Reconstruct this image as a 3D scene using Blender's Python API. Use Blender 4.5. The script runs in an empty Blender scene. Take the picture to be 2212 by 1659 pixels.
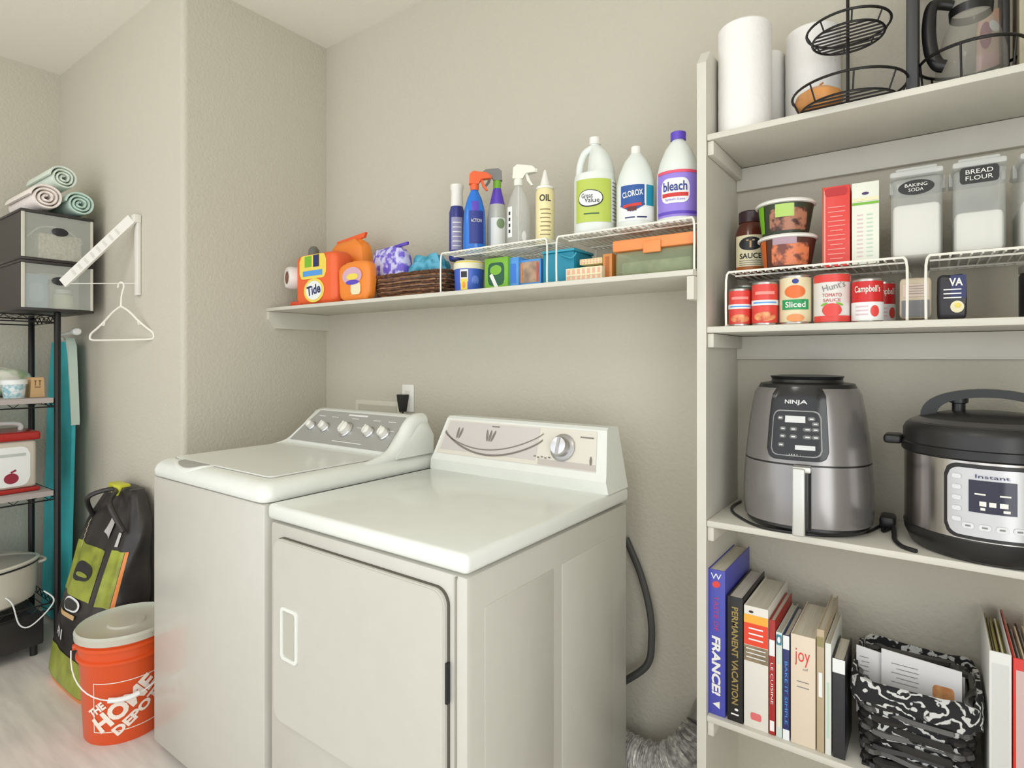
import bpy, bmesh, math, random
from mathutils import Vector, Matrix
random.seed(7)
R = math.radians
SC = bpy.context.scene
COL = SC.collection
# ------------------------------------------------------------------ camera, world, lights, exposure
CX, HY, FP, CAMH, YAW = 1106.0, 774.0, 1250.0, 1.30, R(36)
cam = bpy.data.cameras.new('camera'); camo = bpy.data.objects.new('camera', cam); COL.objects.link(camo)
camo.location = (0, 0, CAMH); camo.rotation_euler = (R(90), 0, YAW)
cam.sensor_fit = 'HORIZONTAL'; cam.sensor_width = 36; cam.lens = 36 * FP / 2212; cam.shift_y = -(829.5 - HY) / 2212
cam.clip_start = 0.02
SC.camera = camo
w = bpy.data.worlds.new('world'); SC.world = w; w.use_nodes = True
w.node_tree.nodes['Background'].inputs[0].default_value = (0.96, 0.98, 1.0, 1)
w.node_tree.nodes['Background'].inputs[1].default_value = 1.55
def area(name, loc, rot, sx, sy, power, col):
    l = bpy.data.lights.new(name, 'AREA'); l.shape = 'RECTANGLE'; l.size = sx; l.size_y = sy; l.energy = power; l.color = col
    o = bpy.data.objects.new(name, l); COL.objects.link(o); o.location = loc; o.rotation_euler = rot
    return o
def bulb(name, loc, power, col, rad):
    l = bpy.data.lights.new(name, 'POINT'); l.energy = power; l.color = col; l.shadow_soft_size = rad
    o = bpy.data.objects.new(name, l); COL.objects.link(o); o.location = loc; return o
bulb('ceiling_fill_light', (-0.55, -0.10, 2.60), 9.5, (1.0, 0.985, 0.95), 0.16)  # added point light to brighten ceiling and tops; no fixture behind it
bulb('ceiling_fill_light', (-2.5, -0.35, 2.60), 8.5, (1.0, 0.985, 0.95), 0.16)  # second added overhead fill, for the left side of the room
area('rear_fill_light', (-0.9, -1.25, 1.45), (R(90), 0, 0), 2.8, 2.2, 5, (0.94, 0.975, 1.0))  # added fill behind the camera to flatten the lighting
area('side_fill_light', (0.79, -0.35, 1.25), (0, R(90), 0), 1.9, 1.5, 33, (0.93, 0.97, 1.0))  # added fill from the right, brightens the dryer's side and the walls
SC.view_settings.view_transform = 'Standard'; SC.view_settings.look = 'None'
SC.view_settings.gamma = 1; SC.view_settings.use_curve_mapping = False
SC.view_settings.exposure = -0.12

# ------------------------------------------------------------------ photo to room helpers
cs, sn = math.cos(YAW), math.sin(YAW)
def XU(u, Y):                       # world X of image column u on the plane y = Y
    a = (u - CX) / FP
    return Y * (a * cs - sn) / (a * sn + cs)
def ZU(u, Y):                       # depth there
    a = (u - CX) / FP
    return Y / (a * sn + cs)
def HV(u, v, Y):                    # height of pixel (u, v) on the plane y = Y
    return CAMH + (HY - v) / FP * ZU(u, Y)
def CYL(u0, u1, Y):                 # centre x and radius of a round thing between columns u0, u1
    t0 = math.atan((u0 - CX) / FP) - YAW; t1 = math.atan((u1 - CX) / FP) - YAW
    m = (t0 + t1) / 2; d = Y / math.cos(m)
    return Y * math.tan(m), d * math.sin((t1 - t0) / 2)
def FACE(X, Y): return math.atan2(-X, Y)

# ------------------------------------------------------------------ materials
def lin(c):
    c = c / 255.0
    return c / 12.92 if c <= 0.04045 else ((c + 0.055) / 1.055) ** 2.4
MATS = {}
def mat(name, rgb, rough=0.5, metal=0.0, spec=0.5, vary=0.0, vscale=20.0, rgb2=None, bump=0.0, bscale=60.0, stretch=None, coat=0.0, trans=0.0, alpha=1.0, aniso=0.0, sharp=0.0):
    if name in MATS: return MATS[name]
    m = bpy.data.materials.new(name); m.use_nodes = True; nt = m.node_tree; p = nt.nodes['Principled BSDF']
    c = (lin(rgb[0]), lin(rgb[1]), lin(rgb[2]), 1)
    p.inputs['Base Color'].default_value = c; p.inputs['Roughness'].default_value = rough; p.inputs['Metallic'].default_value = metal
    p.inputs['Specular IOR Level'].default_value = spec
    if coat: p.inputs['Coat Weight'].default_value = coat; p.inputs['Coat Roughness'].default_value = 0.08
    if trans: p.inputs['Transmission Weight'].default_value = trans
    if vary or rgb2 or bump:
        tc = nt.nodes.new('ShaderNodeTexCoord'); mp = nt.nodes.new('ShaderNodeMapping')
        nt.links.new(tc.outputs['Object'], mp.inputs[0])
        if stretch: mp.inputs['Scale'].default_value = stretch
        if vary or rgb2:
            n = nt.nodes.new('ShaderNodeTexNoise'); n.inputs['Scale'].default_value = vscale; n.inputs['Detail'].default_value = 4
            nt.links.new(mp.outputs[0], n.inputs['Vector'])
            r = nt.nodes.new('ShaderNodeValToRGB'); nt.links.new(n.outputs['Fac'], r.inputs[0])
            lo = rgb2 if rgb2 else tuple(x * (1 - vary) for x in rgb)
            r.color_ramp.elements[0].color = (lin(lo[0]), lin(lo[1]), lin(lo[2]), 1); r.color_ramp.elements[1].color = c
            r.color_ramp.elements[0].position = 0.35 + sharp * 0.12; r.color_ramp.elements[1].position = 0.65 - sharp * 0.12
            nt.links.new(r.outputs[0], p.inputs['Base Color'])
        if bump:
            n2 = nt.nodes.new('ShaderNodeTexNoise'); n2.inputs['Scale'].default_value = bscale; n2.inputs['Detail'].default_value = 3
            nt.links.new(mp.outputs[0], n2.inputs['Vector'])
            b = nt.nodes.new('ShaderNodeBump'); b.inputs['Strength'].default_value = bump; b.inputs['Distance'].default_value = 0.004
            nt.links.new(n2.outputs['Fac'], b.inputs['Height']); nt.links.new(b.outputs[0], p.inputs['Normal'])
    if alpha < 1: p.inputs['Alpha'].default_value = alpha
    MATS[name] = m; return m
def clear(name, rgb, amount, rough=0.15):
    if name in MATS: return MATS[name]
    m = mat(name, rgb, rough, spec=0.6); nt = m.node_tree; p = nt.nodes['Principled BSDF']
    p.inputs['Alpha'].default_value = amount
    return m
WALL = mat('wall_paint', (199, 194, 179), 0.85, spec=0.2, bump=0.7, bscale=80)
CEIL = mat('ceiling_paint', (238, 234, 222), 0.9, spec=0.2, bump=0.2, bscale=120)
FLOOR = mat('floor_vinyl', (228, 221, 213), 0.45, vary=0.09, vscale=3, stretch=(1.2, 9, 1), bump=0.04, bscale=30)
SHELFP = mat('shelf_paint', (214, 211, 199), 0.5, vary=0.03, vscale=6)
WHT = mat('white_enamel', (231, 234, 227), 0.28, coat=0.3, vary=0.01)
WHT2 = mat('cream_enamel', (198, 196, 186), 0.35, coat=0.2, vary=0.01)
PLW = mat('white_plastic', (235, 234, 226), 0.35)
DARKGAP = mat('dark_gap', (92, 88, 78), 0.8)
GREYP = mat('grey_panel', (170, 170, 166), 0.35, metal=0.25)
GREY2 = mat('light_grey_panel', (204, 199, 194), 0.35, metal=0.1)
CHROME = mat('chrome', (215, 215, 218), 0.18, metal=1.0)
BLK = mat('black_plastic', (28, 28, 29), 0.35)
BLKM = mat('black_metal', (32, 30, 30), 0.4, metal=0.3)
WWIRE = mat('white_coated_wire', (238, 236, 226), 0.35)

# ------------------------------------------------------------------ mesh builder
_TXT = {}
def text_geo(s, bold=0.0):
    k = (s, bold)
    if k in _TXT: return _TXT[k]
    c = bpy.data.curves.new('t', 'FONT'); c.body = s; c.size = 1.0; c.offset = bold; c.resolution_u = 3
    o = bpy.data.objects.new('t', c); COL.objects.link(o)
    bpy.context.view_layer.update()
    me = bpy.data.meshes.new_from_object(o)
    vs = [(v.co.x, v.co.y) for v in me.vertices]; fs = [tuple(p.vertices) for p in me.polygons]
    bpy.data.objects.remove(o); bpy.data.curves.remove(c); bpy.data.meshes.remove(me)
    x0 = min(v[0] for v in vs); x1 = max(v[0] for v in vs); y0 = min(v[1] for v in vs); y1 = max(v[1] for v in vs)
    vs = [((x - (x0 + x1) / 2) / (x1 - x0), (y - (y0 + y1) / 2) / (y1 - y0)) for x, y in vs]
    _TXT[k] = (vs, fs); return _TXT[k]

class MB:
    def __init__(s): s.v = []; s.f = []; s.m = []; s.mats = []; s.M = Matrix()
    def mi(s, m):
        if m not in s.mats: s.mats.append(m)
        return s.mats.index(m)
    def add(s, vs, fs, m):
        b = len(s.v); k = s.mi(m)
        s.v += [tuple(s.M @ Vector(v)) for v in vs]
        s.f += [tuple(b + i for i in f) for f in fs]; s.m += [k] * len(fs); return s
    def box(s, x0, x1, y0, y1, z0, z1, m, r=0.0, seg=2):
        if r <= 0:
            vs = [(x, y, z) for x in (x0, x1) for y in (y0, y1) for z in (z0, z1)]
            return s.add(vs, [(0, 1, 3, 2), (4, 6, 7, 5), (0, 4, 5, 1), (2, 3, 7, 6), (0, 2, 6, 4), (1, 5, 7, 3)], m)
        bm = bmesh.new(); bmesh.ops.create_cube(bm, size=1.0)
        for v in bm.verts: v.co = Vector(((x0 + x1) / 2 + v.co.x * (x1 - x0), (y0 + y1) / 2 + v.co.y * (y1 - y0), (z0 + z1) / 2 + v.co.z * (z1 - z0)))
        bmesh.ops.bevel(bm, geom=bm.edges[:], offset=min(r, 0.49 * min(abs(x1 - x0), abs(y1 - y0), abs(z1 - z0))), segments=seg, profile=0.5, affect='EDGES')
        bm.verts.index_update(); s.add([v.co[:] for v in bm.verts], [tuple(v.index for v in f.verts) for f in bm.faces], m); bm.free(); return s
    def lathe(s, prof, m, seg=32, c=(0, 0, 0), sx=1, sy=1, e=1.0, mats=None, cap=True, axis='z'):
        vs = []; n = len(prof)
        for (r, z) in prof:
            for i in range(seg):
                a = 2 * math.pi * i / seg; ca, sa = math.cos(a), math.sin(a)
                if e != 1.0: ca = math.copysign(abs(ca) ** e, ca); sa = math.copysign(abs(sa) ** e, sa)
                p = (r * ca * sx, r * sa * sy, z)
                if axis == 'x': p = (p[2], p[0], p[1])
                if axis == 'y': p = (p[0], p[2], p[1])
                vs.append((p[0] + c[0], p[1] + c[1], p[2] + c[2]))
        b = len(s.v)
        s.v += [tuple(s.M @ Vector(v)) for v in vs]
        for j in range(n - 1):
            k = s.mi(mats[j] if mats and mats[j] else m)
            for i in range(seg):
                i2 = (i + 1) % seg
                s.f.append((b + j * seg + i, b + j * seg + i2, b + (j + 1) * seg + i2, b + (j + 1) * seg + i)); s.m.append(k)
        if cap:
            s.f.append(tuple(b + i for i in reversed(range(seg)))); s.m.append(s.mi(m))
            s.f.append(tuple(b + (n - 1) * seg + i for i in range(seg))); s.m.append(s.mi(mats[-1] if mats and mats[-1] else m))
        return s
    def tube(s, pts, r, m, seg=8, closed=False, rad=None, cap=True):
        pts = [Vector(p) for p in pts]; n = len(pts); vs = []; nrm = None
        for i in range(n):
            if closed: t = pts[(i + 1) % n] - pts[i - 1]
            else: t = pts[min(i + 1, n - 1)] - pts[max(i - 1, 0)]
            if t.length < 1e-9: t = Vector((0, 0, 1))
            t.normalize()
            if nrm is None:
                nrm = t.cross(Vector((0, 0, 1)))
                if nrm.length < 1e-3: nrm = t.cross(Vector((1, 0, 0)))
            nrm = (nrm - t * nrm.dot(t)); nrm.normalize(); bn = t.cross(nrm)
            rr = rad[i] if rad else r
            for k in range(seg):
                a = 2 * math.pi * k / seg
                vs.append(tuple(pts[i] + nrm * (rr * math.cos(a)) + bn * (rr * math.sin(a))))
        fs = []
        for i in range(n if closed else n - 1):
            j = (i + 1) % n
            for k in range(seg):
                k2 = (k + 1) % seg; fs.append((i * seg + k, i * seg + k2, j * seg + k2, j * seg + k))
        if not closed and cap: fs.append(tuple(reversed(range(seg)))); fs.append(tuple((n - 1) * seg + k for k in range(seg)))
        return s.add(vs, fs, m)
    def ring(s, c, rad, r, m, n=40, seg=6, sx=1, sy=1, a0=0, a1=360):
        closed = (a1 - a0) >= 360
        pts = [(c[0] + rad * sx * math.cos(R(a0 + (a1 - a0) * i / n)), c[1] + rad * sy * math.sin(R(a0 + (a1 - a0) * i / n)), c[2]) for i in range(n if closed else n + 1)]
        return s.tube(pts, r, m, seg, closed)
    def prism(s, poly, t0, t1, m, axis='y'):         # polygon in the two other axes, extruded along axis
        n = len(poly); vs = []
        for t in (t0, t1):
            for (a, b) in poly:
                vs.append((a, t, b) if axis == 'y' else ((t, a, b) if axis == 'x' else (a, b, t)))
        fs = [tuple(range(n)), tuple(reversed(range(n, 2 * n)))] + [(i, n + i, n + (i + 1) % n, (i + 1) % n) for i in range(n)]
        return s.add(vs, fs, m)
    def decal(s, mp, cx, cy, w, h, m, kind='rect', n=14, rot=0.0, nv=1, rr=0.25):
        vs = []; fs = []
        for i in range(n + 1):
            q = i / n * 2 - 1
            if kind == 'ell': q = math.sin(q * math.pi / 2); hh = math.sqrt(max(0, 1 - q * q))
            elif kind == 'round':
                rw = rr * min(w, h) / (w / 2); rh = rr * min(w, h) / (h / 2); x = abs(q); hh = 1
                if x > 1 - rw: hh = 1 - rh + rh * math.sqrt(max(0, 1 - ((x - 1 + rw) / rw) ** 2))
            else: hh = 1
            for j in range(nv + 1):
                t = (j / nv * 2 - 1) * hh
                x = q * w / 2; y = t * h / 2
                vs.append(mp(cx + x * math.cos(rot) - y * math.sin(rot), cy + x * math.sin(rot) + y * math.cos(rot)))
        for i in range(n):
            for j in range(nv):
                a = i * (nv + 1) + j; fs.append((a, a + nv + 1, a + nv + 2, a + 1))
        return s.add(vs, fs, m)
    def text(s, mp, txt, cx, cy, w, h, m, rot=0.0, bold=0.0, shear=0.0):
        vs, fs = text_geo(txt, bold); out = []
        for (x, y) in vs:
            x, y = x * w + y * h * shear, y * h
            out.append(mp(cx + x * math.cos(rot) - y * math.sin(rot), cy + x * math.sin(rot) + y * math.cos(rot)))
        return s.add(out, fs, m)
    def pillow(s, c, w, d, h, m, e=0.55, n=20, noise=0.0, seed=0, fz=None):
        rd = random.Random(seed); ph = [rd.uniform(0, 6.28) for _ in range(9)]; vs = []; fs = []; k = n // 2
        def pw(x): return math.copysign(abs(x) ** e, x)
        for j in range(k + 1):
            b = -math.pi / 2 + math.pi * j / k
            for i in range(n):
                a = 2 * math.pi * i / n
                x, y, z = pw(math.cos(b)) * pw(math.cos(a)), pw(math.cos(b)) * pw(math.sin(a)), pw(math.sin(b))
                q = 1 + noise * (math.sin(7 * x + ph[0] + 3 * z) + math.sin(9 * z + ph[1] + 4 * y) + math.sin(11 * y + ph[2] + 5 * x) + .6 * math.sin(19 * x + ph[3]) * math.sin(17 * z + ph[4])) / 3
                vs.append((c[0] + x * w / 2 * q, c[1] + y * d / 2 * q, c[2] + z * h / 2 * (q if z > -.9 else 1)))
        for j in range(k):
            for i in range(n):
                i2 = (i + 1) % n; fs.append((j * n + i, j * n + i2, (j + 1) * n + i2, (j + 1) * n + i))
        return s.add(vs, fs, m)
    def build(s, name, parent=None, angle=35, smooth=True):
        me = bpy.data.meshes.new(name); me.from_pydata(s.v, [], s.f)
        for m in s.mats: me.materials.append(m)
        me.polygons.foreach_set('material_index', s.m)
        if smooth:
            me.polygons.foreach_set('use_smooth', [True] * len(s.f)); me.update(); me.set_sharp_from_angle(angle=R(angle))
        me.update()
        o = bpy.data.objects.new(name, me); COL.objects.link(o)
        if parent: o.parent = parent
        return o
def tag(o, label=None, cat=None, group=None, kind=None):
    if label: o['label'] = label
    if cat: o['category'] = cat
    if group: o['group'] = group
    if kind: o['kind'] = kind
    return o
def thing(name, label, cat, loc=(0, 0, 0), rz=0.0, group=None):
    o = bpy.data.objects.new(name, None); o.empty_display_size = 0.05; COL.objects.link(o)
    o.location = loc; o.rotation_euler = (0, 0, rz)
    return tag(o, label, cat, group)
def struct(name, mb): return tag(mb.build(name), kind='structure')
def cylmap(r, off=0.0006):          # s along the arc from the front (-y), t = height; r number or function of height
    def f(s, t):
        rr = r(t) if callable(r) else r
        a = s / max(rr, 1e-3); return ((rr + off) * math.sin(a), -(rr + off) * math.cos(a), t)
    return f
def planemap(y, off=0.0006): return lambda s, t: (s, y - off, t)
def sidemap(x, off=0.0006): return lambda s, t: (x + off, s, t)
def interp(prof):
    def f(t):
        for (r0, z0), (r1, z1) in zip(prof, prof[1:]):
            if z0 <= t <= z1 and z1 > z0: return r0 + (r1 - r0) * (t - z0) / (z1 - z0)
        return prof[-1][0] if t > prof[-1][1] else prof[0][0]
    return f
def bez(p0, p1, p2, p3, n=12):
    out = []
    for i in range(n + 1):
        t = i / n; out.append(tuple((1 - t) ** 3 * a + 3 * (1 - t) ** 2 * t * b + 3 * (1 - t) * t * t * c + t ** 3 * d for a, b, c, d in zip(p0, p1, p2, p3)))
    return out
def smoothpath(pts, k=6):
    out = []; n = len(pts); P = [Vector(p) for p in pts]
    for i in range(n - 1):
        a = P[max(i - 1, 0)]; b = P[i]; c = P[i + 1]; d = P[min(i + 2, n - 1)]
        for j in range(k):
            t = j / k
            out.append(0.5 * ((2 * b) + (c - a) * t + (2 * a - 5 * b + 4 * c - d) * t * t + (3 * b - a - 3 * c + d) * t ** 3))
    out.append(P[-1]); return out

# ------------------------------------------------------------------ room
YB, XN, YN, XL, H = 1.74, -2.376, 1.075, -3.74, 2.80
XR = 0.80
struct('floor', MB().box(XL - .1, XR + .12, -1.4, YB + .1, -0.05, 0, FLOOR))
struct('ceiling', MB().box(XL - .1, XR + .12, -1.4, YB + .1, H, H + .06, CEIL))
struct('wall_back', MB().box(XN - .02, XR + .12, YB, YB + .1, 0, H, WALL))
# solid corner block with a soft bullnose outer corner
pts = [(XL - .1, YN)]
for i in range(7):
    a = R(-90 + 90 * i / 6); pts.append((XN - .022 + .022 * math.cos(a), YN + .022 + .022 * math.sin(a)))
pts += [(XN, YB + .1), (XL - .1, YB + .1)]
struct('wall_nook', MB().prism(pts, 0, H, WALL, axis='z'))
struct('wall_left', MB().box(XL - .1, XL, -1.4, YN, 0, H, WALL))
struct('wall_right', MB().box(XR + .02, XR + .12, -1.4, YB, 0, H, WALL))

# ------------------------------------------------------------------ pantry shelving and laundry shelf
YF = 1.453
XB = -0.456
S1, S2, S3, S4, SL = 1.859, 1.379, 0.896, 0.410, 1.522
p = thing('pantry_shelving', 'floor standing painted pantry shelving built against the back wall, right of the dryer', 'shelving', (XB, YF, 0))
def loc(mb, o=p):
    mb.M = Matrix.Translation(-o.location) @ mb.M; return mb
TB = 2.05
MBp = MB(); MBp.M = Matrix.Translation(-p.location)
MBp.prism([(YF - .003, 0), (YB, 0), (YB, TB + .03), (YF + .03, TB + .03), (YF - .003, TB - .01)], XB - .023, XB, SHELFP, axis='x').build('side_panel', p)
m_ = MB(); m_.M = Matrix.Translation(-p.location); m_.box(XR, XR + .02, YF, YB, 0, TB, SHELFP).build('side_panel', p)
for h in (S1, S2, S3, S4):
    m_ = MB(); m_.M = Matrix.Translation(-p.location)
    m_.box(XB, XR, YF, YB, h - .016, h, SHELFP, r=.003).build('shelf', p)
    m_ = MB(); m_.M = Matrix.Translation(-p.location)
    m_.box(XB + .0005, XR, YB - .018, YB - .0005, h - .082, h - .017, SHELFP, r=.002).build('back_cleat', p)
    m_ = MB(); m_.M = Matrix.Translation(-p.location)
    m_.box(XB + .0005, XB + .016, YF + .006, YB - .02, h - .052, h - .017, SHELFP, r=.002).build('side_cleat', p)
YW = 1.425
p2 = thing('wall_shelf', 'long painted shelf above the washer and dryer, holding laundry supplies', 'shelf', (XN, YW, SL))
def l2(): m = MB(); m.M = Matrix.Translation(-p2.location); return m
l2().box(XN + .0005, XB - .024, YW, YB, SL - .015, SL, SHELFP, r=.003).build('shelf_board', p2)
l2().prism([(YW + .004, SL - .016), (YB, SL - .016), (YB, SL - .09), (YW + .04, SL - .09), (YW + .004, SL - .05)], XN + .0005, XN + .018, SHELFP, axis='x').build('end_cleat', p2)
l2().box(XB - .042, XB - .0235, YW + .004, YB, SL - .075, SL - .016, SHELFP, r=.002).build('end_cleat', p2)

# ------------------------------------------------------------------ dryer
DX0, DX1, DY0, DY1, DH = -1.412, -0.725, 0.85, 1.585, 0.92
d = thing('clothes_dryer', 'cream front loading dryer with a curved grey print and one round knob', 'dryer', ((DX0 + DX1) / 2, DY0, 0))
def ld(o=d): m = MB(); m.M = Matrix.Translation(-o.location); return m
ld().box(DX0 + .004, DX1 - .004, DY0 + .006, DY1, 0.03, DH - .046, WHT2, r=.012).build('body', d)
for fx in (DX0 + .05, DX1 - .05):
    for fy in (DY0 + .06, DY1 - .06):
        ld().lathe([(.018, 0), (.018, .03)], BLK, 12, c=(fx, fy, 0)).build('foot', d)
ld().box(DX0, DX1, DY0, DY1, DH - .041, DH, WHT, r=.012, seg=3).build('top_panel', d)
# front panel: frame round a recessed rounded door
def rrect(x0, x1, z0, z1, r, n=8):
    out = []
    for cx_, cz_, a0 in ((x1 - r, z1 - r, 0), (x0 + r, z1 - r, 90), (x0 + r, z0 + r, 180), (x1 - r, z0 + r, 270)):
        for i in range(n + 1):
            a = R(a0 + 90 * i / n); out.append((cx_ + r * math.cos(a), cz_ + r * math.sin(a)))
    return out
dx0, dx1, dz0, dz1 = -1.372, -.772, .375, .845
ld().prism(rrect(dx0 + .0008, dx1 - .0015, dz0 + .0015, dz1 - .002, .034), DY0 - .0005, DY0 + .012, DARKGAP).build('door_seal', d)
dm = ld()
hx0, hx1, hz0, hz1 = -1.322, -1.268, .552, .668
o_ = rrect(dx0 + .0032, dx1 - .0035, dz0 + .004, dz1 - .0038, .032)
dm.prism(o_, DY0 - .008, DY0 - .0006, WHT2)
dm.prism(rrect(dx0 + .007, dx1 - .007, dz0 + .007, dz1 - .007, .03), DY0 - .010, DY0 - .008, WHT2)
door = dm.build('door', d)
hm = ld(); yh = DY0 - .010
ring_o = rrect(hx0 - .008, hx1 + .008, hz0 - .008, hz1 + .008, .012, 4); ring_i = rrect(hx0, hx1, hz0, hz1, .008, 4); n = len(ring_o)
hm.add([(x, yh - .004, z) for x, z in ring_o] + [(x, yh - .004, z) for x, z in ring_i] + [(x, yh, z) for x, z in ring_o] + [(x, yh - .0004, z) for x, z in ring_i],
       [(i, (i + 1) % n, n + (i + 1) % n, n + i) for i in range(n)] + [(i, 2 * n + i, 2 * n + (i + 1) % n, (i + 1) % n) for i in range(n)] + [(n + i, n + (i + 1) % n, 3 * n + (i + 1) % n, 3 * n + i) for i in range(n)], WHT)
hm.add([(x, yh - .0005, z) for x, z in ring_i], [tuple(range(n))], mat('handle_recess', (186, 184, 172), .5))
hm.build('door_handle', door)
ld().box(dx1 - .006, dx1 + .002, DY0 - .007, DY0 + .002, .62, .70, BLK).build('hinge', d)
ld().box(DX1 - .034, DX1 - .031, DY0 + .003, DY0 + .010, .05, DH - .05, mat('seam_grey', (150, 147, 136), .6)).build('front_seam', d)
for y0_, y1_ in ((DY0 + .06, DY0 + .32), (DY0 + .36, DY1 - .10)):   # faint pressed panels on the visible side
    ld().box(DX1 - .005, DX1 - .0025, y0_, y1_, .08, .80, WHT2, r=.001).build('side_pressing', d)
# console: trapezoid ends, slanted face
cb0, cb1, ct0, ct1 = DX0 + .004, DX1 - .002, DX0 + .045, DX1 - .03
yb, yt, ybk = 1.455, 1.505, DY1 - .002
zb, zt = DH, 1.10
cm = ld()
def lerp(a, b, t): return a + (b - a) * t
prof = [(yb, zb), (yb - .004, zb + .035), (yb + .004, zb + .052), (yt - .004, zt - .008), (yt + .006, zt), (ybk - .01, zt - .002), (ybk, zb)]
vs = []
for k in (0, 1):
    for (y, z) in prof:
        t = (z - zb) / (zt - zb); vs.append((lerp(cb0, ct0, t) if k == 0 else lerp(cb1, ct1, t), y, z))
n = len(prof)
cm.add(vs, [tuple(range(n)), tuple(reversed(range(n, 2 * n)))] + [(i, n + i, n + (i + 1) % n, (i + 1) % n) for i in range(n)], WHT)
cons = cm.build('console', d, angle=25)
def dmap(off):                       # s in 0..1 across, t in 0..1 up the slanted face
    def f(s, t):
        y = lerp(yb + .004, yt - .004, t) - off; z = lerp(zb + .052, zt - .008, t); q = (z - zb) / (zt - zb)
        return (lerp(lerp(cb0, ct0, q), lerp(cb1, ct1, q), s), y, z + off * .3)
    return f
fp = ld()
fp.decal(dmap(.0015), .485, .50, .93, .92, mat('console_cream', (222, 216, 204), .35), kind='rect')
fp.decal(dmap(.0022), .335, .54, .60, .78, GREY2)
fp.decal(dmap(.0022), .80, .13, .30, .14, mat('console_mauve', (196, 187, 180), .4))
ARC = mat('grey_print', (128, 120, 114), .5)
for (aa, ww, off_) in ((.72, .010, 0), (.62, .006, .1)):
    pl = []
    for i in range(31):
        t = i / 30; pl.append((lerp(.03, .66, t), .62 - aa * 1.0 * math.sin(math.pi * t) ** .8 * .72 - off_ * .3 + (.2 * t if off_ else 0)))
    for (a, b) in zip(pl, pl[1:]):
        f = dmap(.003); fp.add([f(a[0], a[1]), f(b[0], b[1]), f(b[0], b[1] + ww * 5), f(a[0], a[1] + ww * 5)], [(0, 1, 2, 3)], ARC)
for (sx_, k) in ((.13, 2), (.34, 3)):   # leaf prints
    for j in range(k):
        fp.decal(dmap(.0032), sx_ + (j - (k - 1) / 2) * .02, .62, .014, .30, ARC, kind='ell', rot=(-.05 * (j - (k - 1) / 2)))
fp.decal(dmap(.0032), .925, .28, .012, .2, ARC, kind='ell')
fp.decal(dmap(.0032), .90, .80, .07, .03, ARC)
fp.decal(dmap(.0032), .36, .87, .05, .03, ARC)
for q in range(5): fp.decal(dmap(.0032), .63 + .02 * q, .25 - .02 * (q % 2), .012, .03, ARC)
fp.build('control_panel', d)
kx, ky, kz = dmap(0)(.775, .52)
tilt = math.atan2(yt - yb - .008, zt - zb - .06)
km = MB(); km.M = Matrix.Translation(-d.location) @ Matrix.Translation((kx, ky - .002, kz)) @ Matrix.Rotation(-tilt, 4, 'X') @ Matrix.Rotation(R(90), 4, 'X')
km.lathe([(.041, 0), (.041, .004), (.034, .008)], mat('knob_grey', (176, 174, 172), .3, metal=.6), 36)
km.lathe([(.029, .006), (.029, .026), (.025, .031), (.010, .032)], CHROME, 36)
km.box(-.004, .004, -.024, .024, .031, .035, mat('knob_grey', (176, 174, 172)))
km.build('timer_knob', d)

# ------------------------------------------------------------------ washer
WX0, WX1, WY0, WY1 = -2.10, -1.428, 0.85, 1.52
w_ = thing('washing_machine', 'white top loading washer with a grey console of five knobs', 'washer', ((WX0 + WX1) / 2, WY0, 0))
def lw(o=w_): m = MB(); m.M = Matrix.Translation(-o.location); return m
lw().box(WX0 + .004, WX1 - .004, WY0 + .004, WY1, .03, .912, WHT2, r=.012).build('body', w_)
for fx in (WX0 + .05, WX1 - .05):
    for fy in (WY0 + .06, WY1 - .06):
        lw().lathe([(.018, 0), (.018, .03)], BLK, 12, c=(fx, fy, 0)).build('foot', w_)
# deck: a frame with a rounded outer edge round a slightly recessed lid, sweeping up into the console
ZD = .967
def deck_ring(inset, z, r):
    x0, x1, y0, y1 = WX0 + inset, WX1 - inset, WY0 + inset, WY1 - .002
    out = []
    for cx_, cy_, a0, rr in ((x1 - .006, y1 - .006, 0, .005), (x0 + .006, y1 - .006, 90, .005), (x0 + r, y0 + r, 180, r), (x1 - r, y0 + r, 270, r)):
        for i in range(7):
            a = R(a0 + 90 * i / 6); out.append((cx_ + rr * math.cos(a), cy_ + rr * math.sin(a), z))
    return out
rings = [deck_ring(0.002, .9145, .035), deck_ring(-.001, .922, .037), deck_ring(-.001, .935, .037), deck_ring(.004, .948, .034), deck_ring(.014, .959, .03), deck_ring(.028, .966, .03), deck_ring(.045, ZD, .03), deck_ring(.058, ZD, .03)]
vs = [v for r_ in rings for v in r_]; n = len(rings[0]); fs = []
for j in range(len(rings) - 1):
    for i in range(n): fs.append((j * n + i, j * n + (i + 1) % n, (j + 1) * n + (i + 1) % n, (j + 1) * n + i))
fs.append(tuple((len(rings) - 1) * n + i for i in range(n))); fs.append(tuple(reversed(range(n))))
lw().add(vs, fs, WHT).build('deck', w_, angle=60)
lx0, lx1, ly0, ly1 = WX0 + .05, WX1 - .055, WY0 + .052, 1.315
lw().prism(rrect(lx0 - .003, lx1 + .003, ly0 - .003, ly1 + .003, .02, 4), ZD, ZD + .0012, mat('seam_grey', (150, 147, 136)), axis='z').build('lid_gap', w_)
lid = lw().prism(rrect(lx0, lx1, ly0, ly1, .018, 4), ZD + .0005, ZD + .005, WHT, axis='z').build('lid', w_)
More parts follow.
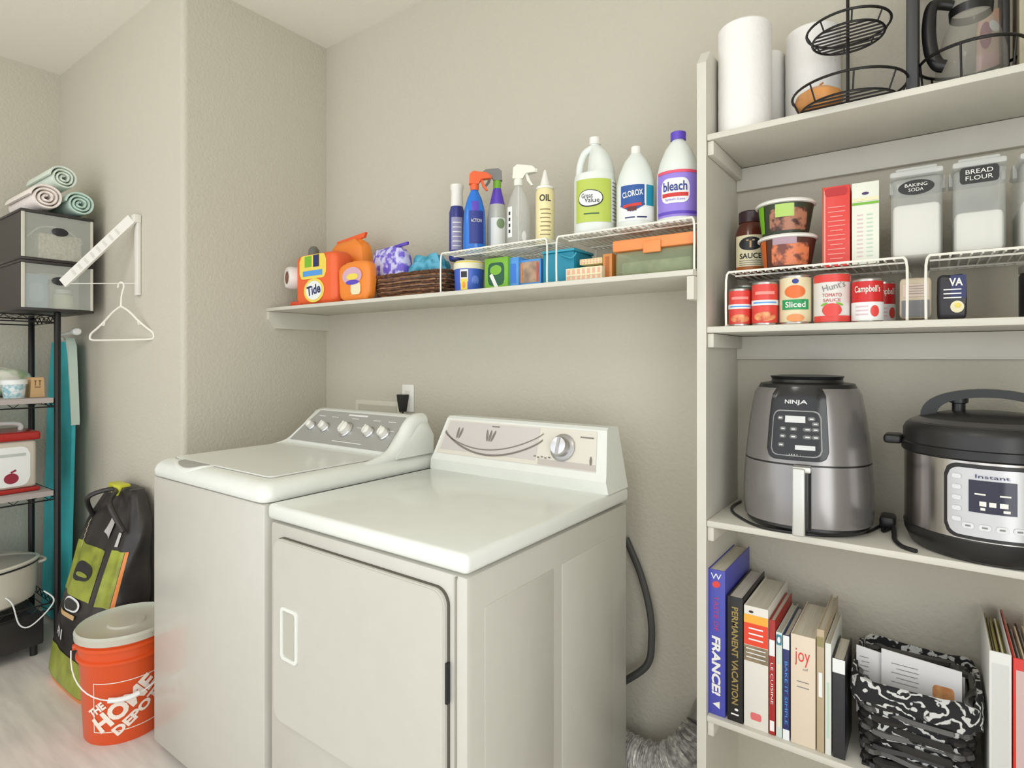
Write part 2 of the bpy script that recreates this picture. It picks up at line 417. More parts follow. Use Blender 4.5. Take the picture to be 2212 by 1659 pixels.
# lid handle scoop at the front left, its shade painted in grey
sx0, sx1 = WX0 + .11, WX0 + .30
SCOOP_SHADE = mat('scoop_shade', (158, 158, 150), .5)
sxm, sxr = (sx0 + sx1) / 2, (sx1 - sx0) / 2
yl = WY0 + .0515                      # front edge of the lid; the grey recess shade is laid in front of it
N = 24; zpr = [(.9345, WY0 - .001), (.948, WY0 + .004), (.959, WY0 + .014), (.966, WY0 + .028), (ZD, WY0 + .045), (ZD, WY0 + .06)]
zp = interp(zpr)
def arc(rx, ry, dz): return [(sxm - sxr * rx * math.cos(math.pi * i / N), yl - .046 * ry * math.sin(math.pi * i / N), zp(yl - .046 * ry * math.sin(math.pi * i / N)) + dz) for i in range(N + 1)]
def bands(mb, rows, mt_):
    mb.add([v for r_ in rows for v in r_], [(j * (N + 1) + i, j * (N + 1) + i + 1, (j + 1) * (N + 1) + i + 1, (j + 1) * (N + 1) + i) for j in range(len(rows) - 1) for i in range(N)], mt_); return mb
bands(lw(), [arc(1.16, 1.08, .0004), arc(1.08, 1.02, .0045), arc(1.0, .92, .0045), arc(.96, .84, .001)], WHT).build('handle_lip', lid, angle=80)
bands(lw(), [arc(.96, .84, .001), arc(.9, .6, .0012), arc(.88, .3, .0015), arc(.86, .0, .0035)], SCOOP_SHADE).build('handle_recess', lid, angle=80)
# console
yb, yt, ybk, zb, zt = 1.325, 1.425, 1.50, ZD, 1.098
def wprof(t, x_in):
    return [(yb, zb - .002), (yb, zb + .012), (lerp(yb, yt, .5), lerp(zb, zt, .55)), (yt, zt - .004), (yt + .02, zt + .004), (ybk - .02, zt - .006), (ybk, zt - .04), (ybk, zb - .002)]
pr = wprof(0, 0); n = len(pr); vs = []
secs = [(WX0 + .03, 0), (WX0 + .045, .75), (WX0 + .085, .97), (WX0 + .12, 1.0), (WX1 - .09, 1.0), (WX1 - .045, .98), (WX1 - .018, .88), (WX1 - .006, .70)]
for (x, q) in secs:
    for (y, z) in pr:
        zz = zb - .002 + (z - zb + .002) * max(q, .12); sh = (1 - z / zt) * 0
        vs.append((x, y + (0 if q > .2 else .03), zz))
fs = [tuple(range(n)), tuple(reversed(range((len(secs) - 1) * n, len(secs) * n)))]
for j in range(len(secs) - 1):
    for i in range(n): fs.append((j * n + i, (j + 1) * n + i, (j + 1) * n + (i + 1) % n, j * n + (i + 1) % n))
lw().add(vs, fs, WHT).build('console', w_, angle=50)
# thick white arm sweeping from the deck edge over the right end of the console
arm = [(WX1 - .032, 1.20, ZD - .012), (WX1 - .032, 1.27, ZD - .004), (WX1 - .033, 1.33, ZD + .012), (WX1 - .034, 1.375, ZD + .048), (WX1 - .036, 1.405, ZD + .088), (WX1 - .038, 1.435, ZD + .110), (WX1 - .04, 1.475, ZD + .112)]
ap = smoothpath(arm, 5); lw().tube(ap, .024, WHT, 14, rad=[lerp(.010, .028, min(1, i / 12)) for i in range(len(ap))]).build('console_arm', w_)
arm2 = [(WX0 + .036, 1.26, ZD - .010), (WX0 + .040, 1.33, ZD + .006), (WX0 + .055, 1.375, ZD + .045), (WX0 + .085, 1.41, ZD + .088), (WX0 + .12, 1.435, ZD + .118)]
ap = smoothpath(arm2, 5); lw().tube(ap, .012, WHT, 12).build('console_arm', w_)
wx0b, wx1b, wx0t, wx1t = WX0 + .055, WX1 - .066, WX0 + .125, WX1 - .062
def wmap(off):
    def f(s, t):
        if t < .5: y = lerp(yb, lerp(yb, yt, .5), t * 2); z = lerp(zb + .012, lerp(zb, zt, .55), t * 2)
        else: y = lerp(lerp(yb, yt, .5), yt, t * 2 - 1); z = lerp(lerp(zb, zt, .55), zt - .004, t * 2 - 1)
        return (lerp(lerp(wx0b, wx0t, t), lerp(wx1b, wx1t, t), s), y - off * .75, z + off * .66)
    return f
fp = lw(); f = wmap(.002)
vs = []; fs = []
for i in range(25):
    for j in range(9): vs.append(f(i / 24, .03 + .95 * j / 8))
for i in range(24):
    for j in range(8): a = i * 9 + j; fs.append((a, a + 9, a + 10, a + 1))
fp.add(vs, fs, GREYP)
f3 = wmap(.003); PRT = mat('white_print', (232, 232, 230), .5)
fp.decal(f3, .50, .90, .22, .05, PRT)
for s_ in (.10, .26, .50, .74, .90): fp.decal(f3, s_, .80, .08, .02, PRT)
for s_ in (.62, .95): fp.decal(f3, s_, .55, .05, .02, PRT)
fp.decal(f3, .60, .13, .3, .02, PRT)
fp.build('control_panel', w_)
tl = R(52)
for i, (s_, rr) in enumerate(((.10, .019), (.26, .021), (.50, .031), (.745, .023), (.90, .024))):
    kx, ky, kz = wmap(.002)(s_, .46)
    km = MB(); km.M = Matrix.Translation(-w_.location) @ Matrix.Translation((kx, ky, kz)) @ Matrix.Rotation(R(50), 4, 'X')
    km.lathe([(rr, 0), (rr, .005), (rr * .85, .008)], CHROME, 28)
    km.lathe([(rr * .74, .006), (rr * .70, .024), (rr * .5, .028)], PLW, 28)
    km.box(-rr * .12, rr * .12, -rr * .62, rr * .62, .026, .033, PLW, r=.001)
    km.build('knob', w_)

# ------------------------------------------------------------------ wall outlet, plug, box, cords, duct
ox, oz = (XU(871, YB) + XU(895, YB)) / 2, HV(882, 860, YB)
t = thing('wall_outlet', 'white wall outlet above the washer with a black plug in it', 'outlet', (ox, YB, oz))
MB().box(-.035, .035, -.006, 0, -.058, .058, PLW, r=.003).build('cover_plate', t)
mb = MB()
for z in (-.02, .02): mb.box(-.015, .015, -.008, -.005, z - .013, z + .013, mat('outlet_face', (222, 220, 210), .4), r=.002)
mb.build('socket', t)
t = thing('power_plug', 'black plug and cord hanging from the wall outlet behind the washer', 'plug', (ox - .012, YB - .008, oz - .012))
MB().prism([(-.022, .028), (.022, .028), (.018, 0), (.006, -.045), (-.006, -.045), (-.018, 0)], -.030, -.001, BLK).build('plug_body', t)
MB().tube(smoothpath([(0, -.016, -.04), (.001, -.016, -.09), (.005, -.02, -.2), (0, -.02, -.5)]), .004, BLK).build('cord', t)
bx0, bx1 = XU(770, YB), XU(866, YB)
t = thing('washer_supply_box', 'cream recessed supply box on the wall behind the washer console', 'supply box', ((bx0 + bx1) / 2, YB, HV(800, 864, YB) - .09))
wq = (bx1 - bx0) / 2
MB().box(-wq, wq, -.006, 0, -.09, .09, mat('box_cream', (214, 210, 192), .5), r=.003).build('cover_frame', t)
MB().box(-wq + .02, wq - .02, -.008, -.005, -.07, .07, mat('box_inner', (190, 186, 170), .5), r=.002).build('inner_panel', t)
yc = 1.66
t = thing('vent_duct', 'crinkled silver foil vent duct curving up beside the dryer', 'duct', (-.62, 1.62, 0))
path = smoothpath([(-.80, 1.655, .085), (-.72, 1.645, .085), (-.645, 1.64, .10), (-.59, 1.645, .14), (-.550, 1.655, .19), (-.535, 1.67, .235)], 22)
FOIL = mat('foil', (226, 224, 218), .38, metal=.35, bump=.9, bscale=70, vary=.25, vscale=60)
rd = random.Random(3)
mb = MB(); mb.M = Matrix.Translation(-t.location)
mb.tube(path, .05, FOIL, 28, rad=[.052 + (.006 if i % 2 else -.002) + rd.uniform(-.0025, .0025) for i in range(len(path))])
for i in range(len(mb.v)): mb.v[i] = tuple(c + rd.uniform(-.002, .002) for c in mb.v[i])
mb.build('foil_hose', t, angle=20)
mb = MB(); mb.M = Matrix.Translation(-t.location)
mb.tube([Vector((-.535, 1.67, .235)), Vector((-.528, 1.70, .262)), Vector((-.525, YB, .27))], .048, mat('galvanised', (170, 168, 164), .35, metal=.8), 20).build('wall_collar', t)
t = thing('dryer_power_cord', 'thick dark cord looping out from behind the dryer', 'cord', (-.70, 1.66, .4))
mb = MB(); mb.M = Matrix.Translation(-t.location)
mb.tube(smoothpath([(-.80, YB - .014, .72), (-.745, 1.715, .62), (-.708, 1.70, .52), (-.700, 1.695, .43), (-.715, 1.69, .35), (-.80, 1.68, .27)], 8), .011, mat('grey_cord', (70, 70, 68), .5), 10).build('cord_sheath', t)

# ------------------------------------------------------------------ wire risers
def riser(name, label, x0, x1, y0, y1, z, h, group, lean=.006):
    t = thing(name, label, 'wire rack', ((x0 + x1) / 2, (y0 + y1) / 2, z), 0, group)
    X, Y = (x1 - x0) / 2, (y1 - y0) / 2; r = .0028
    mb = MB(); mb.tube([(-X, -Y, h), (X, -Y, h), (X, Y, h), (-X, Y, h)], r, WWIRE, 6, closed=True)
    mb.tube([(-X, -Y + .06, h - .003), (X, -Y + .06, h - .003)], r * .8, WWIRE, 6); mb.tube([(-X, Y - .05, h - .003), (X, Y - .05, h - .003)], r * .8, WWIRE, 6)
    mb.build('top_frame', t)
    mb = MB(); n = int((x1 - x0) / .017)
    for i in range(1, n):
        x = -X + 2 * X * i / n; mb.tube([(x, -Y, h - .004), (x, -Y + .003, h - .0005), (x, Y, h - .0005)], .0020, WWIRE, 5)
    tag(mb.build('cross_wires', t), kind='stuff')
    for s in (-1, 1):
        MB().tube(smoothpath([(s * (X - .001), -Y, h), (s * (X + lean), -Y, h - .02), (s * (X + lean), -Y, r), (s * (X + lean), -Y + .01, r), (s * (X + lean), Y - .01, r), (s * (X + lean), Y, r), (s * (X + lean), Y, h - .02), (s * (X - .001), Y, h)], 3), r, WWIRE, 6).build('leg_frame', t)
    return t
RH = .133
yr0, yr1 = 1.445, 1.69
riser('wire_riser', 'white wire riser over the laundry shelf, carrying the spray bottles', XU(955, yr0), XU(1178, yr0), yr0, yr1, SL, RH, 'white wire risers')
riser('wire_riser', 'white wire riser over the laundry shelf, carrying the three gallon jugs', XU(1206, yr0), XB - .034, yr0, yr1, SL, RH, 'white wire risers')
pr0, pr1 = 1.468, 1.715
riser('wire_riser', 'white wire riser on the pantry shelf, over the row of cans', XU(1574, pr0), XU(1952, pr0), pr0, pr1, S2, RH, 'white wire risers')
riser('wire_riser', 'white wire riser on the pantry shelf, right of the cans, under clear canisters', XU(2008, pr0), XU(2008, pr0) + .36, pr0, pr1, S2, RH, 'white wire risers')
ZR1, ZR2 = SL + RH + .002, S2 + RH + .002

# ------------------------------------------------------------------ bottles and packages on the laundry shelf
def m(name, rgb, **k): return mat(name, rgb, **({'rough': .4} | k))
BLUE = m('deep_blue', (42, 56, 138)); BLUE2 = m('bright_blue', (52, 120, 214), rough=.25); ORG = m('orange_plastic', (236, 100, 48)); ORG2 = m('bright_orange', (240, 138, 50))
GRN = m('leaf_green', (122, 182, 52)); LIME = m('lime', (190, 204, 74)); PURP = m('purple', (96, 70, 190)); PURP2 = m('violet', (150, 128, 220)); TEAL = m('teal', (24, 138, 168))
RED = m('red_ink', (206, 50, 46)); RED2 = m('tomato_red', (222, 70, 62)); YEL = m('yellow_ink', (238, 214, 90)); CRM = m('cream', (236, 226, 188)); INK = m('ink', (38, 38, 42)); GRY = m('mid_grey', (130, 130, 128))
TAN = m('tan', (206, 170, 122)); SKY = m('sky_blue', (86, 156, 226)); LBL = m('label_white', (236, 238, 236)); MAROON = m('maroon', (96, 38, 36)); NAVY = m('navy', (36, 44, 96)); DKGRN = m('dark_green', (30, 90, 60))
CLR = clear('clear_plastic', (226, 230, 226), .30, .1); CLRW = clear('frosted_plastic', (232, 234, 230), .55, .3)

def sprayhead(mb, z, c1, c2, face=1, s=1.0):
    """trigger head: collar, hood pointing along +x*face, trigger"""
    mb.lathe([(.013 * s, z), (.014 * s, z + .004), (.014 * s, z + .018 * s), (.010 * s, z + .022 * s)], c2, 16)
    q = face
    poly = [(-.018, .020), (-.016, .052), (-.004, .062), (.040, .058), (.050, .050), (.050, .040), (.022, .036), (.012, .020)]
    mb.prism([(x * q * s, z + y * s) for x, y in (poly if q > 0 else poly[::-1])], -.011 * s, .011 * s, c1)
    tr = [(.018, .038), (.026, .038), (.036, .014), (.044, .002), (.038, .000), (.026, .014)]
    mb.prism([(x * q * s, z + y * s) for x, y in (tr if q > 0 else tr[::-1])], -.005 * s, .005 * s, c1)
    mb.box(min(.050 * q * s, .056 * q * s), max(.050 * q * s, .056 * q * s), -.006 * s, .006 * s, z + .040 * s, z + .051 * s, c2)
    return mb
def at_shelf(name, label, cat, u0, u1, Y, z, group=None, rz=None, rmax=None):
    X, r = CYL(u0, u1, Y)
    if rmax: r = min(r, rmax)
    return thing(name, label, cat, (X, Y, z), FACE(X, Y) if rz is None else rz, group), r

# aerosol can
Y = 1.60
t, r = at_shelf('aerosol_can', 'blue aerosol can with white domed cap, leftmost on the wire riser', 'aerosol can', 970, 1004, Y, ZR1, 'cleaners on the wire riser')
h = HV(985, 398, Y) - ZR1
MB().lathe([(r * .9, 0), (r, .006), (r, h * .62), (r * .72, h * .72)], m('aerosol_blue', (50, 58, 132), rough=.3), 28).build('body', t)
MB().lathe([(r * .80, h * .70), (r * .74, h * .90), (r * .86, h * .94), (r * .86, h * .98), (r * .5, h)], PLW, 28).build('cap', t)
lb = MB(); f = cylmap(r)
lb.decal(f, 0, h * .34, r * 1.5, h * .42, m('label_lavender', (152, 150, 186)), n=10)
for i in range(6): lb.decal(cylmap(r, .001), 0, h * (.18 + .06 * i), r * 1.1, h * .012, PLW, n=6)
lb.build('label', t)
# blue spray with orange trigger
Y = 1.54
t, r = at_shelf('spray_bottle', 'bright blue spray bottle with an orange trigger', 'spray bottle', 1000, 1050, Y, ZR1, 'cleaners on the wire riser')
h = HV(1025, 368, Y) - ZR1; hb = h - .066
pr = [(r * .92, 0), (r, .008), (r * .96, hb * .45), (r * .90, hb * .68), (r * .62, hb * .86), (.013, hb * .97), (.013, hb)]
MB().lathe(pr, m('spray_blue', (38, 118, 214), rough=.15), 28, sy=.75).build('body', t)
mb = MB(); sprayhead(mb, hb - .004, ORG, ORG, 1, 1.05); mb.build('trigger_head', t)
lb = MB(); f = lambda s, tt: (s, -(interp(pr)(tt) * .75 * math.sqrt(max(.05, 1 - (s / r) ** 2)) + .001), tt)
lb.decal(f, r * .15, hb * .40, r * 1.2, hb * .5, BLUE, n=10, nv=4); lb.decal(f, r * .05, hb * .72, r * .6, hb * .16, PURP, n=6, nv=3)
lb.text(lambda s, tt: tuple(Vector(f(s, tt)) + Vector((0, -.001, 0))), 'ACTION', r * .15, hb * .50, r * .9, hb * .05, PLW)
lb.build('label', t)
# green and purple spray
Y = 1.62
t, r = at_shelf('spray_bottle', 'clear spray bottle with purple and green neck and grey trigger', 'spray bottle', 1048, 1100, Y, ZR1, 'cleaners on the wire riser')
h = HV(1070, 365, Y) - ZR1; hb = h - .06
pr = [(r * .8, 0), (r * .84, .008), (r * .84, hb * .52), (r * .66, hb * .72), (.014, hb * .95), (.014, hb)]
MB().lathe(pr, m('pale_liquid', (190, 192, 186), rough=.2), 28, mats=[None, None, None, PURP, GRN]).build('body', t)
mb = MB(); sprayhead(mb, hb - .004, GRY, GRN, -1); mb.build('trigger_head', t)
lb = MB(); f = cylmap(r * .84)
lb.decal(f, r * .1, hb * .30, r * 1.3, hb * .44, LBL, n=10); lb.decal(cylmap(r * .84, .001), r * .3, hb * .44, r * .7, hb * .14, m('sage', (134, 156, 120)), n=8, kind='ell'); lb.build('label', t)
# clear bottle white trigger
Y = 1.56
t, r = at_shelf('spray_bottle', 'empty clear spray bottle with a white trigger head', 'spray bottle', 1092, 1148, Y, ZR1, 'cleaners on the wire riser')
h = HV(1115, 360, Y) - ZR1; hb = h - .062
MB().lathe([(r * .9, 0), (r * .95, .008), (r * .95, hb * .58), (r * .7, hb * .78), (.013, hb * .96), (.013, hb)], CLR, 28).build('body', t)
mb = MB(); sprayhead(mb, hb - .004, m('head_cream', (240, 240, 226)), m('head_cream', (240, 240, 226)), 1, 1.1); mb.tube([(0, 0, hb), (0, 0, .02)], .002, PLW, 6); mb.build('trigger_head', t)
lb = MB(); f = cylmap(r * .95); lb.decal(f, -r * .75, hb * .40, r * .5, hb * .46, LBL, n=5)
for i in range(4): lb.decal(cylmap(r * .95, .001), -r * .75, hb * (.26 + .09 * i), r * .18, hb * .05, INK, n=3)
lb.decal(f, r * .45, hb * .18, r * .4, hb * .16, LBL, n=5, kind='ell'); lb.build('label', t)
# squeeze bottle
Y = 1.54
t, r = at_shelf('squeeze_bottle', 'pale yellow squeeze bottle with a pointed white nozzle', 'bottle', 1157, 1198, Y, ZR1, 'cleaners on the wire riser')
h = HV(1175, 368, Y) - ZR1
MB().lathe([(r * .9, 0), (r, .006), (r, h * .70), (r * .86, h * .735)], m('pale_yellow', (238, 226, 172), rough=.3), 24).build('body', t)
MB().lathe([(r * .95, h * .735), (r * .95, h * .765), (r * .55, h * .78), (r * .5, h * .82), (r * .16, h * .98), (r * .1, h)], PLW, 24).build('nozzle_cap', t)
lb = MB(); f = cylmap(r); lb.text(cylmap(r, .001), 'OIL', 0, h * .60, r * 1.2, h * .09, INK, bold=.02)
for i in range(7): lb.decal(f, (r * .1 if i % 2 else 0), h * (.12 + .055 * i), r * 1.1, h * .014, m('brown_ink', (150, 128, 84)), n=6)
lb.build('label', t)

# three jugs
def jug(label, u0, u1, vt, Y, capm, handle, deco, body=m('milky_plastic', (226, 232, 226), rough=.35), sy=.9, fat=1.0):
    t, r = at_shelf('plastic_jug', label, 'jug', u0, u1, Y, ZR1, 'gallon jugs on the wire riser')
    h = HV((u0 + u1) / 2, vt, Y) - ZR1
    if handle:
        off = r * .30
        pr = [(r * .92, 0), (r, .01), (r, h * .56), (r * .97, h * .60)]
        mb = MB(); mb.lathe(pr, body, 36, e=.85)
        # upper part: shoulder block right of the handle hole, blending to the neck
        N = 36; secs = [(h * .60, r * .97, r * .97, 0), (h * .64, r * .66, r * .9, off), (h * .74, r * .60, r * .82, off * .9), (h * .84, r * .46, r * .62, off * .65), (h * .91, r * .24, r * .26, off * .2), (h * .925, r * .22, r * .22, 0), (h * .955, r * .22, r * .22, 0)]
        vs = []
        for (z, rx, ry, ox_) in secs:
            for i in range(N):
                a = 2 * math.pi * i / N; vs.append((ox_ + rx * math.cos(a), ry * math.sin(a), z))
        fs = [(j * N + i, j * N + (i + 1) % N, (j + 1) * N + (i + 1) % N, (j + 1) * N + i) for j in range(len(secs) - 1) for i in range(N)]
        mb.add(vs, fs, body); mb.build('body', t, angle=50)
        MB().tube(smoothpath([(-r * .72, 0, h * .56), (-r * .74, 0, h * .66), (-r * .66, 0, h * .76), (-r * .46, 0, h * .85), (-r * .1, 0, h * .90)], 6), r * .17, body, 14, rad=None).build('handle', t)
        cz = h * .95
    else:
        pr = [(r * .92, 0), (r, .01), (r, h * .50), (r * .985, h * .56), (r * .86, h * .68), (r * .60, h * .82), (r * .34, h * .90), (r * .24, h * .93), (r * .24, h * .95)]
        MB().lathe(pr, body, 36, sy=sy).build('body', t, angle=50)
        cz = h * .94
    cr = r * (.27 if handle else .36 if capm is PURP else .26)
    MB().lathe([(cr, cz - .006), (cr, h * .995), (cr * .9, h)], capm, 24).build('cap', t)
    lb = MB(); deco(lb, r, h, sy if not handle else 1.0); lb.build('label', t)
    return t
def emap(r, sy, off=.001):
    def f(s, t):
        a = s / r; return ((r + off) * math.sin(a), -(r * sy + off) * math.cos(a), t)
    return f
def d1(lb, r, h, sy):
    f = lambda s, t: ((lambda a: ((r + .0015) * math.copysign(abs(math.sin(a)) ** .85, math.sin(a)), -(r + .0015) * abs(math.cos(a)) ** .85, t))(s / r))
    g = lambda s, t: tuple(Vector(f(s, t)) * 1.012)
    g = lambda s, t: (f(s, t)[0] * 1.014, f(s, t)[1] * 1.014, t)
    k = lambda s, t: (f(s, t)[0] * 1.022, f(s, t)[1] * 1.022, t)
    lb.decal(f, -r * .1, h * .32, r * 1.75, h * .42, m('jug_lime', (184, 200, 86)), n=22)
    lb.decal(f, r * 1.15, h * .32, r * .7, h * .42, LBL, n=10)
    for i in range(11): lb.decal(g, r * 1.12, h * (.14 + .036 * i), r * .5, h * .010, GRY, n=6)
    lb.decal(g, -r * .22, h * .34, r * 1.1, h * .17, INK, kind='ell', n=20, nv=2); lb.decal(k, -r * .22, h * .342, r * 1.0, h * .150, LBL, kind='ell', n=20, nv=2)
    kk = lambda s, t: (f(s, t)[0] * 1.045, f(s, t)[1] * 1.045, t)
    lb.text(kk, 'Great', -r * .3, h * .365, r * .5, h * .045, INK); lb.text(kk, 'Value', -r * .12, h * .32, r * .55, h * .045, INK)
    lb.decal(g, -r * .15, h * .19, r * .6, h * .012, DKGRN, n=8)
def d2(lb, r, h, sy):
    f = emap(r, sy); g = emap(r, sy, .002); k = emap(r, sy, .003)
    lb.decal(f, 0, h * .30, r * 2.2, h * .42, LBL, n=24)
    lb.decal(g, -r * .20, h * .38, r * 1.25, h * .24, m('shield_blue', (36, 84, 156)), n=14)
    lb.decal(g, r * .78, h * .38, r * .5, h * .24, TEAL, n=8)
    for (dx, dy, rt) in ((-.52, .245, -.5), (.12, .245, .5)): lb.decal(g, r * dx, h * dy, r * .72, h * .035, m('shield_blue', (36, 84, 156)), rot=rt, n=8)
    lb.decal(k, -r * .20, h * .265, r * .95, h * .035, RED, n=10, rot=.1); lb.decal(k, -r * .20, h * .225, r * .45, h * .05, MAROON, n=8)
    lb.text(k, 'CLOROX', -r * .18, h * .40, r * 1.05, h * .07, PLW, rot=.12, bold=.02)
    for i in range(2): lb.decal(k, r * (-.3 + .6 * i), h * .125, r * .5, h * .014, NAVY, n=6)
def d3(lb, r, h, sy):
    f = emap(r, sy); g = emap(r, sy, .002); k = emap(r, sy, .003)
    lb.decal(f, 0, h * .30, r * 2.35, h * .48, PURP2, n=24); lb.decal(g, 0, h * .53, r * 2.2, h * .03, m('pink_red', (226, 84, 110)), n=16)
    lb.decal(g, -r * .15, h * .33, r * 1.35, h * .26, LBL, kind='round', n=20, nv=2, rr=.3)
    lb.text(k, 'bleach', -r * .15, h * .375, r * 1.1, h * .10, BLUE, bold=.02); lb.decal(k, -r * .15, h * .285, r * 1.2, h * .04, RED, n=12)
    lb.text(k, 'Splash-Less', -r * .15, h * .235, r * .9, h * .03, PURP); lb.decal(g, 0, h * .10, r * 2.2, h * .03, PURP, n=16)
jug('translucent gallon jug with loop handle and lime green label', 1240, 1330, 298, 1.525, PLW, True, d1)
jug('white gallon jug with small white cap and blue shield label', 1332, 1416, 318, 1.525, PLW, False, d2)
jug('white gallon jug with purple cap and violet label, beside the pantry panel', 1419, 1512, 287, 1.525, PURP, False, d3)

# orange detergent jug lying on its side, spout to the left
Y = 1.50
x0, x1 = XU(642, Y), XU(745, Y); hh = HV(690, 546, Y) - SL
t = thing('detergent_jug', 'orange laundry detergent jug lying on its side, spout cap to the left', 'detergent jug', ((x0 + x1) / 2, Y, SL), 0)
W = x1 - x0
MB().box(-W / 2 + .055, W / 2, -.05, .05, .0, hh * .96, ORG, r=.03, seg=4).build('body', t)
MB().box(-W / 2 + .01, -W / 2 + .09, -.045, .045, 0, .022, m('orange_dark', (214, 74, 40)), r=.008).build('foot', t)
cp = MB(); cp.M = Matrix.Translation((-W / 2 + .018, -.016, hh * .56)) @ Matrix.Rotation(R(72), 4, 'Z')
cp.lathe([(.047, .02), (.048, -.030), (.043, -.040), (.028, -.040), (.026, -.020)], m('spout_white', (228, 226, 222), rough=.3), 28, axis='x')
cp.lathe([(.0275, -.0385), (.026, -.0405)], m('cap_brown', (120, 66, 44)), 24, axis='x'); cp.build('spout_cap', t)
MB().lathe([(.024, hh * .93), (.022, hh * 1.1), (.012, hh * 1.16)], m('vent_grey', (104, 106, 98)), 20, c=(-W * .22, .02, 0)).build('vent_cap', t)
lb = MB(); f = planemap(-.05, .001); g = planemap(-.05, .002); k = planemap(-.05, .003); kk = planemap(-.05, .0036)
lb.decal(f, .02, hh * .70, W * .55, hh * .44, YEL, kind='round', n=16)
lb.decal(g, .045, hh * .80, W * .12, hh * .22, NAVY); lb.decal(g, -.01, hh * .80, W * .14, hh * .2, GRN); lb.decal(g, .02, hh * .58, W * .40, hh * .10, SKY)
lb.decal(g, .03, hh * .26, W * .42, hh * .44, YEL, kind='ell', n=20); lb.decal(k, .03, hh * .26, W * .33, hh * .35, LBL, kind='ell', n=20)
lb.text(kk, 'Tide', .03, hh * .27, W * .28, hh * .18, NAVY, bold=.03, rot=.15); lb.build('label', t)
# orange pouch of pods
Y = 1.475
x0, x1 = XU(738, Y), XU(808, Y); hh = HV(770, 566, Y) - SL
t = thing('detergent_pouch', 'small orange pouch with purple and blue print in front of the basket', 'pouch', ((x0 + x1) / 2, Y, SL + .001))
W = x1 - x0
MB().pillow((0, 0, hh / 2), W, .05, hh, ORG2, e=.5, noise=.05, seed=2).build('pouch_body', t)
lb = MB(); f = planemap(-.026, .001); k = planemap(-.026, .002)
lb.decal(f, 0, hh * .62, W * .6, hh * .44, m('pink', (212, 170, 190)), kind='ell', n=16); lb.decal(k, .003, hh * .60, W * .36, hh * .16, YEL, kind='ell'); lb.decal(k, .003, hh * .46, W * .4, hh * .12, PURP, kind='ell')
lb.decal(f, .022, hh * .3, W * .3, hh * .3, CRM, kind='round', n=8); lb.build('label', t)
Y = 1.60
x0, x1 = XU(722, Y), XU(800, Y); z0 = SL; hh = HV(770, 516, Y) - z0
t = thing('detergent_bag', 'crumpled bright orange bag standing behind the orange pouch', 'bag', ((x0 + x1) / 2, Y, z0))
W = x1 - x0
MB().pillow((0, 0, hh / 2), W, .08, hh, ORG2, e=.62, noise=.07, seed=5).build('bag_body', t)
MB().prism([(-W * .42, hh * .93), (W * .36, hh * 1.0), (W * .40, hh * 1.07), (-W * .38, hh * 1.0)], -.006, .006, ORG).build('bag_seal', t)

# wicker basket with pouches
Y = 1.56
x0, x1 = XU(800, 1.50), XU(962, 1.50)
t = thing('wicker_basket', 'low brown wicker basket on the laundry shelf', 'basket', ((x0 + x1) / 2, Y, SL))
W, D, hh = (x1 - x0), .16, .088
WK = m('wicker', (112, 72, 46), rough=.6, vary=.4, vscale=60); WK2 = m('wicker_light', (158, 116, 84), rough=.6, vary=.3, vscale=60)
def weave(t, W, D, h, rows, mats, r=.004, n=72, splay=.12, amp=.0035, e=.45, name='woven_strands', z0=.004, rim=True):
    mb = MB()
    for j in range(rows):
        z = z0 + (h - 2 * z0) * j / (rows - 1); s = 1 - splay * (1 - j / (rows - 1)); pts = []
        for i in range(n):
            a = 2 * math.pi * i / n; q = amp * (1 if (i // 3 + j) % 2 else -1)
            x = math.copysign(abs(math.cos(a)) ** e, math.cos(a)) * (W / 2 - r - amp) * s; y = math.copysign(abs(math.sin(a)) ** e, math.sin(a)) * (D / 2 - r - amp) * s
            l = math.hypot(x, y); pts.append((x * (1 + q / l), y * (1 + q / l), z + random.uniform(-.0006, .0006)))
        mb.tube(pts, r, mats[j % len(mats)], 5, closed=True)
    tag(mb.build(name, t), kind='stuff')
    if rim:
        mb = MB()
        for q in (-.004, .004):
            pts = []
            for i in range(n):
                a = 2 * math.pi * i / n; x = math.copysign(abs(math.cos(a)) ** e, math.cos(a)) * (W / 2 - r); y = math.copysign(abs(math.sin(a)) ** e, math.sin(a)) * (D / 2 - r)
                pts.append((x, y, h + (q if i % 2 else -q) * .7))
            mb.tube(pts, r, mats[0], 5, closed=True)
        mb.build('rim', t)
    b = MB(); b.box(-W / 2 * (1 - splay) * .92, W / 2 * (1 - splay) * .92, -D / 2 * (1 - splay) * .9, D / 2 * (1 - splay) * .9, .001, .006, mats[0]); b.build('basket_floor', t)
weave(t, W, D, hh, 11, [WK, WK2], r=.0043)
PCH = m('violet_pouch', (112, 92, 204), rough=.3, rgb2=(206, 206, 240), vscale=38, sharp=.8)
X0, X1 = XU(792, 1.52), XU(874, 1.52)
t = thing('sachet_bag', 'crinkled purple and white bag in the wicker basket', 'bag', ((X0 + X1) / 2, 1.555, SL + .03), -.05)
W2 = X1 - X0; h2 = HV(835, 536, 1.54) - SL - .03
MB().pillow((0, 0, h2 / 2), W2 * .92, .07, h2, PCH, e=.5, noise=.08, seed=9).build('bag_body', t)
MB().prism([(-W2 * .38, h2 * .93), (W2 * .44, h2 * 1.02), (W2 * .44, h2 * 1.08), (-W2 * .3, h2 * 1.0)], -.004, .004, PURP).build('bag_seal', t)
X0, X1 = XU(874, 1.52), XU(946, 1.52)
t = thing('cloth_bundle', 'crumpled teal cloth bundle in the wicker basket beside the purple bag', 'cloth', ((X0 + X1) / 2, 1.56, SL + .035))
